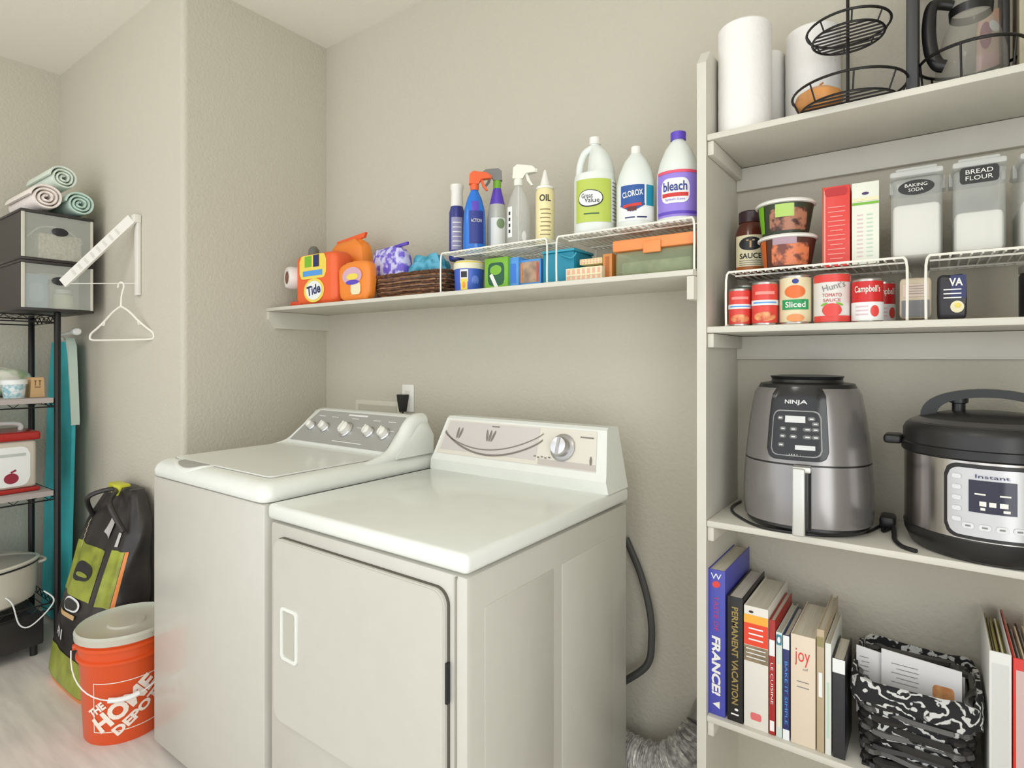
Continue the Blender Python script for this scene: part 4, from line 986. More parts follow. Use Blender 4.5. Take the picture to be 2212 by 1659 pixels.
# ------------------------------------------------------------------ pressure cooker
PX, PY = .096, 1.582
t = thing('pressure_cooker', 'brushed steel electric pressure cooker with domed black handled lid', 'pressure cooker', (PX, PY, S3 + .0005), FACE(PX, PY) + .04)
ST = mat('brushed_steel_reflections', (222, 216, 210), .22, metal=1.0, vary=.30, vscale=3, stretch=(7, 7, .15))  # vertical bands in the steel colour stand in for room reflections
r = .152
MB().lathe([(r * .84, 0), (r * .90, .006), (r * .97, .03), (r * .985, .046), (r * .97, .050)], BLK, 56).build('base', t)
MB().lathe([(r * .975, .046), (r * .975, .205)], ST, 56, cap=False).build('steel_body', t)
MB().lathe([(r * .985, .202), (r * 1.01, .206), (r * 1.01, .222), (r * .97, .226)], BLK, 56).build('body_rim', t)
MB().lathe([(r * .99, .224), (r * .99, .250), (r * .95, .262), (r * .90, .268)], m('lid_black', (38, 38, 38), rough=.35), 56).build('lid_skirt', t)
lidp = MB(); lidp.lathe([(r * .92, .266), (r * .80, .276), (r * .5, .288), (r * .2, .292), (.001, .293)], m('lid_grey', (96, 94, 94), rough=.3, metal=.4), 56, mats=[None, m('lid_black', (38, 38, 38)), m('lid_black', (38, 38, 38)), m('lid_black', (38, 38, 38))]); lo = lidp.build('lid', t)
hd = MB()
for yy in (-.014,):
    P_ = []
    n = 22
    outer = [(.118 * math.cos(math.pi * i / n), .272 + .066 * math.sin(math.pi * i / n) ** .75) for i in range(n + 1)]
    inner = [(.088 * math.cos(math.pi * i / n), .278 + .043 * math.sin(math.pi * i / n) ** .75) for i in range(n + 1)]
    vs = []; fs = []
    for y in (-.017, .017):
        for q in (outer, inner):
            for (x, z) in q: vs.append((x, y, z))
    N = n + 1
    for i in range(n):
        fs += [(i, i + 1, N + i + 1, N + i), (2 * N + i, 3 * N + i, 3 * N + i + 1, 2 * N + i + 1), (i, 2 * N + i, 2 * N + i + 1, i + 1), (N + i, N + i + 1, 3 * N + i + 1, 3 * N + i)]
    fs += [(0, N, 3 * N, 2 * N), (N - 1, 3 * N - 1, 4 * N - 1, 2 * N - 1)]
    hd.add(vs, fs, BLK)
hd.build('lid_handle', lo)
MB().lathe([(.012, .286), (.012, .306), (.017, .308), (.017, .322), (.01, .324)], BLK, 20, c=(-.05, .0, 0)).build('steam_valve', lo)
for s_ in (-1, 1):
    MB().box(min(s_ * .150, s_ * .186), max(s_ * .150, s_ * .186), -.03, .03, .212, .232, BLK, r=.007, seg=3).build('side_handle', t)
f = lambda o: cylmap(r * .975, o)
cp = MB(); cp.decal(f(.002), .006, .124, .166, .146, BLK, kind='round', n=34, rr=.16, nv=2); cp.decal(f(.004), .006, .124, .152, .132, m('panel_silver', (200, 200, 202), rough=.3, metal=.3), kind='round', n=34, rr=.16, nv=2); pn = cp.build('control_panel', t)
cp = MB(); cp.decal(f(.0055), .0, .137, .070, .062, m('screen_navy', (28, 28, 52), rough=.15), n=16); cp.text(f(.0068), 'Instant', 0, .176, .050, .007, NAVY)
for (a, b, w2, hh2) in ((-.018, .142, .016, .003), (.018, .142, .016, .003), (-.014, .124, .010, .009), (.0, .124, .010, .009), (.016, .124, .012, .009), (-.014, .114, .007, .005), (.02, .113, .01, .005)):
    cp.decal(f(.0068), a, b, w2, hh2, PLW, n=3)
cp.build('screen', pn)
cp = MB()
for i in range(5): cp.decal(f(.0055), -.054, .172 - .021 * i, .015, .009, m('button_light', (222, 224, 226)), kind='round', n=6); cp.decal(f(.0055), .062, .172 - .021 * i, .015, .009, m('button_light', (222, 224, 226)), kind='round', n=6)
for i in range(4): cp.decal(f(.0055), -.036 + .025 * i, .078, .018, .011, m('button_light', (222, 224, 226)), kind='round', n=6); cp.decal(f(.0066), -.036 + .025 * i, .078, .008, .003, GRY, n=3)
cp.build('buttons', pn)

# ------------------------------------------------------------------ books
def book(label, u0, u1, vt, depth, cover, deco=None, page=m('page_block', (222, 214, 196), rough=.9, vary=.08, vscale=80, stretch=(8, .1, .1)), Y=1.468, tilt=0.0, spine=True, over=.004):
    X0, X1 = XU(u0, Y), XU(u1, Y); h = HV((u0 + u1) / 2, vt, Y) - S4; W = X1 - X0 - .0008
    t = thing('book', label, 'book', ((X0 + X1) / 2, Y, S4 + .0003), 0, 'books on the lower pantry shelf')
    cthk = min(.0024, W * .14)
    cv = MB(); cv.box(-W / 2, -W / 2 + cthk, 0, depth, 0, h, cover, r=.0006); cv.box(W / 2 - cthk, W / 2, 0, depth, 0, h, cover, r=.0006); cv.box(-W / 2, W / 2, -.0012, .0018, 0, h, cover, r=.0008)
    cv.build('cover', t)
    MB().box(-W / 2 + cthk, W / 2 - cthk, .002, depth - over, .003, h - .005, page).build('page_block', t)
    if deco:
        lb = MB(); deco(lb, W, h, planemap(-.0012, .0006), planemap(-.0012, .0012), planemap(-.0012, .0018)); lb.build('spine_print', t)
    return t
VR = -math.pi / 2
def b1(lb, W, h, f, g, k):
    lb.text(f, 'FRANCE!', 0, h * .34, h * .40, W * .50, PLW, rot=VR, bold=.04, shear=.15); lb.decal(f, 0, h * .90, W * .45, h * .045, RED2, kind='ell', rot=.4); lb.text(f, 'W', 0, h * .955, W * .6, h * .04, LBL)
    lb.text(f, 'TASTE OF', 0, h * .70, h * .24, W * .26, m('spine_red', (190, 60, 110)), rot=VR)
    lb.add([f(-W * .2, h * .075), f(W * .2, h * .05), f(W * .2, h * .10)], [(0, 1, 2)], PLW)
book('thick blue book with large white spine lettering, against the left panel', 1528, 1567, 1231, .235, m('book_blue', (74, 78, 172)), b1)
def b2(lb, W, h, f, g, k): lb.text(f, 'PERMANENT VACATION', 0, h * .53, h * .78, W * .42, m('gold_ink', (166, 146, 88), rough=.3, metal=.4), rot=VR, bold=.02); lb.decal(f, 0, h * .06, W * .5, h * .012, LBL); lb.decal(f, W * .1, h * .10, W * .25, h * .02, LBL, kind='ell')
book('black book with tall gold spine lettering', 1571, 1605, 1290, .225, m('book_black', (30, 28, 28)), b2)
def b3(lb, W, h, f, g, k):
    lb.decal(f, 0, h * .895, W, h * .07, m('spine_yellow', (244, 176, 62))); lb.decal(f, 0, h * .77, W, h * .18, m('spine_red2', (232, 72, 42)))
    lb.decal(f, 0, h * .61, W, h * .13, m('spine_photo', (160, 140, 112), rgb2=(108, 96, 76), vscale=30))
    for i in range(3): lb.decal(g, 0, h * (.82 - .045 * i), W * .6, h * .012, LBL); lb.decal(g, 0, h * (.65 - .035 * i), W * .8, h * .008, LBL)
    lb.decal(f, 0, h * .10, W * .45, h * .06, m('stamp_pink', (220, 110, 110)), kind='round'); lb.decal(f, -W * .2, h * .955, W * .2, h * .02, INK, kind='ell')
book('thick white book with yellow and red blocks on the spine', 1607, 1660, 1312, .225, m('book_white', (226, 222, 212)), b3)
def b4(lb, W, h, f, g, k): lb.decal(f, 0, h * .76, W * .9, h * .14, LBL); lb.text(g, 'LE CUISINE', 0, h * .45, h * .36, W * .4, LBL, rot=VR); lb.decal(f, 0, h * .08, W * .7, h * .09, LBL)
book('thin dark red book, right of the thick white one', 1661, 1675, 1340, .20, m('book_red', (168, 42, 34)), b4)
def b5(lb, W, h, f, g, k): lb.decal(f, 0, h * .93, W * .9, h * .10, m('b_teal', (60, 128, 150)), kind='round'); lb.decal(g, 0, h * .93, W * .5, h * .06, LBL, kind='ell'); lb.decal(f, 0, h * .4, W * .5, h * .6, CRM)
book('thin pale book with a teal badge at the top of its spine', 1676, 1690, 1366, .20, m('book_pale', (206, 220, 210)), b5)
def b6(lb, W, h, f, g, k): lb.decal(f, 0, h * .93, W * .96, h * .13, LBL); lb.text(f, 'BAKE IT SIMPLE', 0, h * .45, h * .6, W * .4, SKY, rot=VR); lb.decal(f, 0, h * .05, W, h * .10, LBL)
book('thin navy book with white ends on the spine', 1691, 1706, 1372, .19, m('book_navy', (42, 50, 104)), b6)
def b7(lb, W, h, f, g, k):
    lb.text(f, 'joy', -W * .02, h * .80, W * .62, h * .16, RED2); lb.text(f, 'of', W * .1, h * .70, W * .22, h * .025, GRY)
    for i in range(2): lb.decal(f, 0, h * (.58 - .05 * i), W * .5, h * .008, GRY)
book('thick cream book lettered joy in red on its spine', 1708, 1762, 1374, .22, m('book_cream', (226, 210, 188)), b7)
book('narrow tan book with a white top, right of the cream book', 1764, 1781, 1360, .235, m('book_tan', (186, 168, 138)), lambda lb, W, h, f, g, k: (lb.decal(f, 0, h * .55, W * .5, h * .2, LBL), lb.decal(f, 0, h * .9, W * .9, h * .08, m('khaki', (150, 140, 96)))))
book('slim white book between the tan book and the black one', 1782, 1796, 1390, .19, m('book_mint', (224, 226, 218)), lambda lb, W, h, f, g, k: lb.decal(f, 0, h * .4, W * .4, h * .5, m('mint', (190, 214, 194))))
book('thick black book with a white top, beside the floral basket', 1798, 1826, 1424, .13, m('book_charcoal', (44, 44, 48)), lambda lb, W, h, f, g, k: lb.decal(f, 0, h * .93, W, h * .14, LBL))

# ------------------------------------------------------------------ lined black basket, papers, binders
X0, X1 = XU(1840, 1.46), XU(2122, 1.46)
Wb = X1 - X0; BY0, BY1 = 1.455, 1.70; Db = BY1 - BY0
t = thing('lined_basket', 'black woven basket with black and white floral lining', 'basket', ((X0 + X1) / 2, (BY0 + BY1) / 2, S4))
WKB = m('wicker_black', (38, 36, 36), rough=.4); WKB2 = m('wicker_grey', (84, 82, 80), rough=.4)
weave(t, Wb, Db, .185, 12, [WKB, WKB, WKB2], r=.0078, amp=.006, n=60, splay=.08, e=.3, z0=.007, rim=False)
nt = None
FL = bpy.data.materials.new('floral_fabric'); FL.use_nodes = True; nt = FL.node_tree; pb = nt.nodes['Principled BSDF']; pb.inputs['Roughness'].default_value = .85
tc = nt.nodes.new('ShaderNodeTexCoord'); no = nt.nodes.new('ShaderNodeTexNoise'); no.inputs['Scale'].default_value = 42; no.inputs['Detail'].default_value = 2; no.inputs['Distortion'].default_value = 2.2
wv = nt.nodes.new('ShaderNodeTexWave'); wv.wave_type = 'RINGS'; wv.inputs['Scale'].default_value = 9; wv.inputs['Distortion'].default_value = 16; wv.inputs['Detail'].default_value = 2; wv.inputs['Detail Scale'].default_value = 2.4
nt.links.new(tc.outputs['Object'], no.inputs['Vector']); nt.links.new(tc.outputs['Object'], wv.inputs['Vector'])
mt = nt.nodes.new('ShaderNodeMath'); mt.operation = 'MULTIPLY'; nt.links.new(no.outputs['Fac'], mt.inputs[0]); nt.links.new(wv.outputs['Fac'], mt.inputs[1])
cr = nt.nodes.new('ShaderNodeValToRGB'); cr.color_ramp.elements[0].position = .31; cr.color_ramp.elements[0].color = (.012, .012, .014, 1); cr.color_ramp.elements[1].position = .40; cr.color_ramp.elements[1].color = (.62, .62, .60, 1)
nt.links.new(mt.outputs[0], cr.inputs[0]); nt.links.new(cr.outputs[0], pb.inputs['Base Color'])
def liner(t, W, D, z0, z1, zf, mtl, e=.3, n=72):
    mb = MB(); vs = []; fs = []
    for j, (q, z) in enumerate(((1.045, z0), (1.06, (z0 + z1) / 2), (1.03, z1), (.96, z1 + .002), (.80, zf))):
        for i in range(n):
            a = 2 * math.pi * i / n; x = math.copysign(abs(math.cos(a)) ** e, math.cos(a)) * W / 2; y = math.copysign(abs(math.sin(a)) ** e, math.sin(a)) * D / 2
            w_2 = 1 + .010 * math.sin(9 * a + j) + .006 * math.sin(23 * a + 2 * j)
            vs.append((x * q * w_2, y * q * w_2, z + .004 * math.sin(6 * a + j)))
    for j in range(4):
        for i in range(n): fs.append((j * n + i, j * n + (i + 1) % n, (j + 1) * n + (i + 1) % n, (j + 1) * n + i))
    return mb.add(vs, fs, mtl).build('fabric_lining', t, angle=60)
liner(t, Wb, Db, .150, .197, .03, FL)
PAP = m('paper', (222, 220, 220), rough=.8)
def sheet(name, label, u0, v0, u1, v1, zb_, Y, rz=.0, group='papers in the floral basket', colr=PAP, extra=None):
    xa, xb = XU(u0, Y), XU(u1, Y); za, zc = HV(u0, v0, Y), HV(u1, v1, Y)
    t = thing(name, label, 'paper', ((xa + xb) / 2, Y, zb_), rz, group); W = xb - xa
    MB().prism([(-W / 2, 0), (W / 2, 0), (W / 2, zc - zb_), (-W / 2, za - zb_)], -.0012, .0012, colr).build('sheet', t)
    lb = MB(); hh = min(za, zc) - zb_
    for i in range(5): lb.decal(planemap(-.0012, .0006), -W * .2 + W * .04 * (i % 2), hh - .018 - .010 * i, W * (.34 - .05 * (i % 2)), .0016, GRY)
    if extra: extra(lb, W, hh)
    lb.build('print', t); return t
sheet('paper_sheet', 'white printed sheet with an orange picture at the front of the floral basket', 1904, 1400, 2078, 1452, S4 + .08, 1.53, .0, extra=lambda lb, W, hh: lb.decal(planemap(-.0012, .0009), W * .28, hh - .055, W * .26, .03, m('food_orange', (224, 170, 118), rgb2=(190, 120, 70), vscale=40), kind='round'))
sheet('paper_sheet', 'white sheet at the left end of the floral basket', 1850, 1392, 1908, 1412, S4 + .08, 1.54)
sheet('paper_sheet', 'grey folded sheet behind the printed one in the floral basket', 1930, 1412, 2085, 1466, S4 + .08, 1.56, .05, colr=m('paper_grey', (200, 200, 198), rough=.8))
def binder(label, u0, u1, vt, body, pages, group, depth=.262):
    Y = 1.462; X0, X1 = XU(u0, Y), XU(u1, Y); h = HV(u0, vt, Y) - S4; W = X1 - X0 - .001
    t = thing('ring_binder', label, 'binder', ((X0 + X1) / 2, Y, S4 + .0003), 0, group)
    cv = MB(); cv.box(-W / 2, -W / 2 + .003, 0, depth, 0, h, body, r=.001); cv.box(W / 2 - .003, W / 2, 0, depth, 0, h, body, r=.001); cv.box(-W / 2, W / 2, -.002, .002, 0, h, body, r=.001); cv.build('cover', t)
    mb = MB(); n = 9
    for i in range(n):
        x = -W / 2 + .005 + (W - .010) * i / (n - 1); mb.box(x - .0012, x + .0016, .008 + .004 * (i % 3), depth - .02 - .012 * (i % 4), .004, h - .012 - .006 * ((i * 7) % 3), pages[i % len(pages)])
    mb.build('sheaf', t)
    lb = MB(); lb.box(-W / 2 + .004, W / 2 - .004, -.0028, -.0019, h * .25, h * .93, CLRW); lb.build('spine_sleeve', t)
    return t
binder('white ring binder stuffed with olive and brown sheets', 2136, 2186, 1404, m('binder_white', (222, 222, 218), rough=.35), [m('olive_paper', (166, 158, 96), rough=.8), m('brown_paper', (84, 52, 48), rough=.8), CRM, m('olive_paper', (166, 158, 96))], 'ring binders')
binder('red ring binder at the right edge of the lower pantry shelf', 2188, 2262, 1420, m('binder_red', (214, 52, 42), rough=.35), [CRM, m('brown_paper', (84, 52, 48)), PAP], 'ring binders')
# ------------------------------------------------------------------ black wire rack by the left wall
RX0, RX1, RY0, RY1 = -3.51, -3.15, .10, .894
RT = 1.505
t = thing('wire_shelf_rack', 'black wire shelf rack with grey shelf liners against the left wall', 'shelf rack', (RX1, RY1, 0))
def lr(): q = MB(); q.M = Matrix.Translation((-RX1, -RY1, 0)); return q
for x in (RX0, RX1):
    for y in (RY0, RY1):
        q = lr(); q.lathe([(.006, 0), (.014, .004), (.014, .02), (.0125, .022), (.0125, RT - .004), (.010, RT)], BLKM, 14, c=(x, y, 0)); q.build('post', t)
LIN = m('shelf_liner', (176, 166, 162), rough=.6)
for i, h in enumerate((.225, .71, 1.12, RT - .012)):
    q = lr()
    for z in (h - .004, h - .034):
        q.tube([(RX0, RY0, z), (RX1, RY0, z), (RX1, RY1, z), (RX0, RY1, z)], .0035, BLKM, 6, closed=True)
    n = 26
    for (xa, ya, xb, yb_) in ((RX1, RY0, RX1, RY1), (RX0, RY1, RX1, RY1)):
        k = n if xa == xb else 12
        q.tube([(lerp(xa, xb, j / k), lerp(ya, yb_, j / k), h - .006 - (.026 if j % 2 else 0)) for j in range(k + 1)], .002, BLKM, 5)
    so = q.build('wire_shelf', t)
    q = lr()
    for j in range(1, 30): y = lerp(RY0, RY1, j / 30); q.tube([(RX0, y, h - .002), (RX1, y, h - .002)], .0016, BLKM, 5)
    tag(q.build('shelf_wires', so), kind='stuff')
    if i in (1, 2): q = lr(); q.box(RX0 + .01, RX1 + .004, RY0 + .014, RY1 - .016, h, h + .006, LIN, r=.001); q.box(RX1 + .0045, RX1 + .007, RY0 + .014, RY1 - .016, h - .016, h + .006, LIN); q.build('shelf_liner', so)
# stackable bins
BX1, BX0, BYa, BYb = -3.13, -3.50, .762, 1.022
BD = m('bin_black', (48, 44, 44), rough=.4)
CLP = clear('bin_front', (214, 218, 208), .34, .12)
def bin_(label, z, h):
    t = thing('storage_bin', label, 'storage bin', (BX1, (BYa + BYb) / 2, z), 0, 'stacked storage bins'); W = (BYb - BYa) / 2; D = BX1 - BX0
    MB().box(-D, -.004, -W, -W + .004, .012, h - .012, BD).build('side_wall', t); MB().box(-D, -.004, W - .004, W, .012, h - .012, BD).build('side_wall', t)
    MB().box(-D, -D + .004, -W + .004, W - .004, .012, h - .012, BD).build('back_wall', t)
    MB().box(-D - .003, .006, -W - .004, W + .004, 0, .012, BD, r=.003).build('bin_floor', t)
    MB().box(-D - .003, .008, -W - .004, W + .004, h - .012, h, BD, r=.003).build('lid', t)
    q = MB(); q.box(-.002, .001, -W + .004, W - .004, .013, h - .013, CLP); fr = m('bin_frame', (206, 204, 190), rough=.4)
    for (a, b, c, d_) in ((-W, -W + .012, .012, h - .012), (W - .010, W, .012, h - .012)): q.box(-.002, .005, a, b, c, d_, fr, r=.001)
    q.build('clear_door', t)
    return t, W, h
z1 = RT + .001; hb_ = .216
t, W, h = bin_('lower black sided bin with a clear door, showing a blue box inside', z1, hb_)
q = MB(); q.lathe([(.030, .001), (.030, .004), (.026, .006)], INK, 24, c=(0, 0, 0), axis='x', sx=1, sy=.6); q.M = Matrix(); o = q.build('oval_latch', t); o.location = (.001, .005, .135)
t2 = thing('blue_box', 'pale blue box inside the lower storage bin', 'box', (BX1 - .03, BYa + .060, z1 + .0125)); MB().box(-.10, 0, -.042, .042, 0, .150, m('pale_blue', (142, 174, 214)), r=.002).build('carton', t2); lb = MB(); lb.decal(sidemap(0), 0, .07, .05, .08, m('pale_blue2', (170, 196, 226)), kind='round'); lb.build('print', t2)
t2 = thing('white_jar', 'squat pale jar inside the lower storage bin', 'jar', (BX1 - .055, BYa + .165, z1 + .0125)); MB().lathe([(.036, 0), (.040, .005), (.040, .065), (.030, .075)], m('jar_cream', (214, 214, 190)), 24).build('jar_body', t2); MB().lathe([(.032, .074), (.032, .090), (.028, .092)], LBL, 24).build('lid', t2)
t2 = thing('white_box', 'white box at the back of the lower storage bin', 'box', (BX1 - .19, BYa + .14, z1 + .0125)); MB().box(-.08, .08, -.05, .10, 0, .165, LBL, r=.002).build('carton', t2); lb = MB(); lb.decal(sidemap(.08), .02, .13, .10, .02, GRY); lb.build('print', t2)
z2 = z1 + hb_ + .001
t, W, h = bin_('upper black sided bin with a clear door, showing a cream box inside', z2, hb_)
o = MB().lathe([(.030, .001), (.030, .004), (.026, .006)], INK, 24, axis='x', sy=.6).build('oval_latch', t); o.location = (.001, .005, .135)
t2 = thing('cream_box', 'speckled cream box inside the upper storage bin', 'box', (BX1 - .03, (BYa + BYb) / 2 + .012, z2 + .0125)); MB().box(-.12, 0, -.075, .085, 0, .115, m('cream_speckle', (226, 212, 190), rgb2=(180, 160, 140), vscale=90, sharp=.5), r=.003).build('carton', t2); MB().tube(smoothpath([(-.06, -.10, .10), (-.05, -.05, .150), (-.05, .04, .150), (-.05, .105, .095)], 6), .004, LBL).build('wire_handle', t2)
# rolled towels
def rolled(label, Y, Z, r, L, colr, x1=BX1 + .01, seed=0, dark=None):
    t = thing('rolled_towel', label, 'towel', (x1, Y, Z - r), 0, 'rolled towels on the bins'); rd = random.Random(seed)
    TW = m('towel_' + label.split()[0], colr, rough=.95, bump=.8, bscale=120); th = r * .17; turns = 3.3; N = 96; a0 = 1.2
    mid = []
    for i in range(N + 1):
        a = a0 + 2 * math.pi * turns * i / N; rr = r * .12 + (r - th * .55 - r * .12) * i / N; rr *= 1 + .03 * math.sin(2 * a + seed) ; mid.append((a, rr))
    q = MB(); vs = []
    for xe, k in ((0, 0), (-.006, 1), (-L + .004, 2), (-L, 3)):
        for (a, rr) in mid:
            for s_ in (-1, 1):
                tt = th * (.30 if k in (0, 3) else .46); vs.append((xe + (.004 * math.sin(3 * a) if k == 0 else 0), (rr + s_ * tt) * math.cos(a), r + (rr + s_ * tt) * math.sin(a)))
    M_ = (N + 1) * 2; fs = []
    for k in range(3):
        for i in range(N):
            for s_ in (0, 1):
                a = k * M_ + i * 2 + s_; b = k * M_ + (i + 1) * 2 + s_; fs.append((a, b, b + M_, a + M_) if s_ else (a, a + M_, b + M_, b))
        for i in (0, N): a = k * M_ + i * 2; fs.append((a, a + 1, a + 1 + M_, a + M_))
    for k in (0, 3):
        for i in range(N): a = k * M_ + i * 2; fs.append((a, a + 1, a + 3, a + 2))
    q.add(vs, fs, TW); q.build('towel_roll', t, angle=60)
zt_ = z2 + hb_
rolled('blush white rolled towel lying along the left end of the upper bin', .848, zt_ + .063, .062, .36, (240, 230, 224), seed=1, x1=BX1 + .012)
rolled('mint green rolled towel at the right end of the upper bin', .972, zt_ + .060, .059, .34, (192, 216, 204), seed=2)
rolled('pale green white rolled towel resting on top of the other two', .914, zt_ + .063 + .104, .056, .32, (216, 226, 214), seed=3, x1=BX1 - .004)
# rack contents
zA = 1.12 + .007
t = thing('paper_cup', 'white and pale blue patterned tub on the rack shelf below the bins', 'tub', (-3.24, .765, zA))
MB().lathe([(.036, 0), (.043, .06), (.045, .062)], m('cup_blue', (150, 196, 206), rgb2=(230, 236, 236), vscale=60, sharp=.6), 28).build('cup_body', t); MB().lathe([(.047, .06), (.047, .078), (.04, .082)], LBL, 28).build('lid', t)
t = thing('kraft_box', 'small kraft box with printed arrows beside the patterned tub', 'box', (-3.22, .842, zA)); MB().prism([(-.026, 0), (.026, 0), (.022, .088), (-.022, .088)], -.07, .0, TAN, axis='x').build('carton', t)
lb = MB(); f = sidemap(0)
for s_ in (-.008, .008): lb.decal(f, s_, .062, .003, .022, m('brown_ink2', (110, 76, 46))); lb.decal(f, s_, .073, .009, .004, m('brown_ink2', (110, 76, 46)))
lb.decal(f, 0, .045, .022, .004, m('brown_ink2', (110, 76, 46))); lb.build('print', t)
t = thing('plastic_bag_bundle', 'loose green and white bag bundle behind the patterned tub', 'bag', (-3.40, .74, zA)); MB().pillow((0, 0, .065), .17, .25, .13, m('bundle', (170, 196, 156), rgb2=(232, 232, 222), vscale=16, sharp=.5, rough=.4), e=.8, noise=.12, seed=2, n=28).build('bag_folds', t)
zB = .71 + .007
t = thing('food_storage_box', 'clear white storage box with red lid and red base on the rack', 'storage box', (-3.20, .842, zB))
REDL = m('lid_red', (176, 44, 40), rough=.25)
MB().box(-.26, .004, -.34, .004, 0, .018, REDL, r=.006).build('base_tray', t)
MB().box(-.25, -.004, -.33, -.006, .018, .225, m('box_milky', (206, 200, 186), rough=.3), r=.015, seg=3).build('box_body', t)
MB().box(-.262, .006, -.342, .006, .225, .262, REDL, r=.010, seg=3).build('lid', t)
MB().tube(smoothpath([(-.12, -.30, .262), (-.12, -.28, .290), (-.12, -.06, .292), (-.12, -.035, .262)], 6), .010, LBL, 10).build('lid_handle', t)
lb = MB(); f = sidemap(-.004, .001); g = sidemap(-.004, .002); lb.decal(f, -.10, .115, .14, .17, LBL, kind='round'); lb.decal(g, -.095, .065, .05, .045, m('apple_red', (150, 40, 60)), kind='ell', n=18); lb.decal(g, -.088, .095, .02, .008, m('apple_red', (150, 40, 60)), rot=.5); lb.decal(g, -.10, .165, .11, .012, m('grey_print2', (190, 198, 190))); lb.build('label', t)
zC = .226
t = thing('oval_roaster', 'white oval roaster with glass lid on the lowest rack shelf', 'roaster', (-3.325, .60, zC))
RW = m('roaster_white', (226, 222, 206), rough=.3)
MB().lathe([(.235, 0), (.256, .012), (.264, .06), (.266, .158), (.268, .162)], RW, 56, sx=.62, sy=1.0).build('pot', t)
MB().lathe([(.270, .160), (.272, .163), (.270, .167)], INK, 56, sx=.62, sy=1.0).build('rim_line', t)
lo = MB().lathe([(.270, .168), (.274, .176), (.262, .182)], RW, 56, sx=.62, sy=1.0, cap=False).build('lid_rim', t)
MB().lathe([(.262, .182), (.22, .200), (.14, .218), (.05, .226), (.001, .227)], clear('lid_glass', (206, 202, 190), .5, .08), 56, sx=.62, sy=1.0, cap=False).build('glass_lid', t)
MB().lathe([(.010, .226), (.010, .238), (.024, .244), (.024, .254), (.012, .258)], RW, 24).build('lid_knob', t)
for s_ in (-1, 1): MB().tube(smoothpath([(-.04, s_ * .262, .150), (-.03, s_ * .290, .152), (.03, s_ * .290, .152), (.04, s_ * .262, .150)], 5), .006, RW).build('side_handle', t)
MB().tube(smoothpath([(.135, .12, .06), (.168, .14, .03), (.185, .16, -.06), (.20, .20, -.07), (.215, .27, .01), (.16, .25, .05)], 7), .003, LBL, 6).build('power_cord', t)
t = thing('grey_tray', 'dark grey tray leaning under the white roaster on the rack', 'tray', (-3.33, .45, .046)); MB().box(-.17, .17, -.30, .40, 0, .135, m('tray_dark', (52, 50, 50), rough=.35), r=.01).build('tray_body', t)
for x_, y_ in ((-.14, -.27), (.14, -.27), (-.14, .37), (.14, .37)): MB().lathe([(.014, -.046), (.014, .002)], BLK, 12, c=(x_, y_, 0)).build('foot', t)

# ------------------------------------------------------------------ ironing board in the corner
t = thing('ironing_board', 'turquoise ironing board standing on end in the corner behind the black rack', 'ironing board', (-3.51, 1.00, 0))
TQ = m('turquoise_cover', (62, 186, 194), rough=.7, vary=.12, vscale=6); cx_ = 0
def bw(h): return .185 if h < .95 else lerp(.185, .135, ((h - .95) / .45) ** 1.3)
secs = [.02 + 1.36 * i / 24 for i in range(25)]
vs = []; fs = []; K = 10
for i, h in enumerate(secs):
    wv_ = bw(h) * (1 if i not in (0, 24) else .93); ly = -.012 + .0 * h
    for k in range(K):
        a = 2 * math.pi * k / K + .3; x = math.copysign(abs(math.cos(a)) ** .35, math.cos(a)) * wv_; y = math.copysign(abs(math.sin(a)) ** .7, math.sin(a)) * .017
        vs.append((x, y + ly + .03 * (h / 1.4), h))
for i in range(24):
    for k in range(K): fs.append((i * K + k, i * K + (k + 1) % K, (i + 1) * K + (k + 1) % K, (i + 1) * K + k))
fs += [tuple(reversed(range(K))), tuple(24 * K + k for k in range(K))]
MB().add(vs, fs, TQ).build('padded_cover', t, angle=50)
q = MB(); q.prism([(.188, .98), (.192, 1.0), (.180, 1.12), (.152, 1.36), (.120, 1.40), (.118, 1.37), (.140, 1.32)], -.004, .030, m('board_edge', (204, 222, 210))); q.build('white_underside', t)
q = MB(); q.tube([(-.02, .028, .02), (-.02, .05, 1.36), (-.02, .012, 1.415), (.262, -.012, 1.425)], .009, m('leg_white', (222, 222, 212)), 10); q.build('leg_frame', t)
q = MB(); q.lathe([(.014, 0), (.017, .006), (.017, .034), (.012, .040)], LBL, 18, c=(.262, -.012, 1.425), axis='x'); q.build('foot_cap', t)
# ------------------------------------------------------------------ fold out airer and hanger
HXw, HYw = -2.765, YN
t = thing('wall_airer', 'white fold out clothes airer bracket screwed to the wall beside the bins', 'clothes airer', (HXw, HYw, 1.57))
AW = m('airer_white', (226, 224, 216), rough=.35)
MB().box(-.018, .018, -.016, -.001, 0, .335, AW, r=.003).build('wall_rail', t)
ex, ey, ez = -.262, -.195, .052
q = MB(); top = Vector((0, -.03, .325)); end = Vector((ex, ey, ez)); dr2 = (end - top).normalized(); up = Vector((0, 0, 1)); sd = dr2.cross(up).normalized(); nn = sd.cross(dr2).normalized()
for (off, hw, hh, mt_) in ((0, .006, .021, AW),):
    vs = [tuple(p_ + sd * a * hw + nn * b * hh) for p_ in (top, end) for a, b in ((-1, -1), (1, -1), (1, 1), (-1, 1))]
    q.add(vs, [(0, 1, 2, 3), (7, 6, 5, 4), (0, 4, 5, 1), (1, 5, 6, 2), (2, 6, 7, 3), (3, 7, 4, 0)], mt_)
q.build('folding_arm', t)
q = MB()
for k in range(8):
    c = top + (end - top) * (.2 + .09 * k); vs = [tuple(c - sd * .0066 + dr2 * a * .006 + nn * b * .014) for a, b in ((-1, -1), (1, -1), (1, 1), (-1, 1))]
    q.add(vs, [(0, 1, 2, 3)], m('slot_grey', (208, 205, 196)))
tag(q.build('arm_slots', t), kind='stuff')
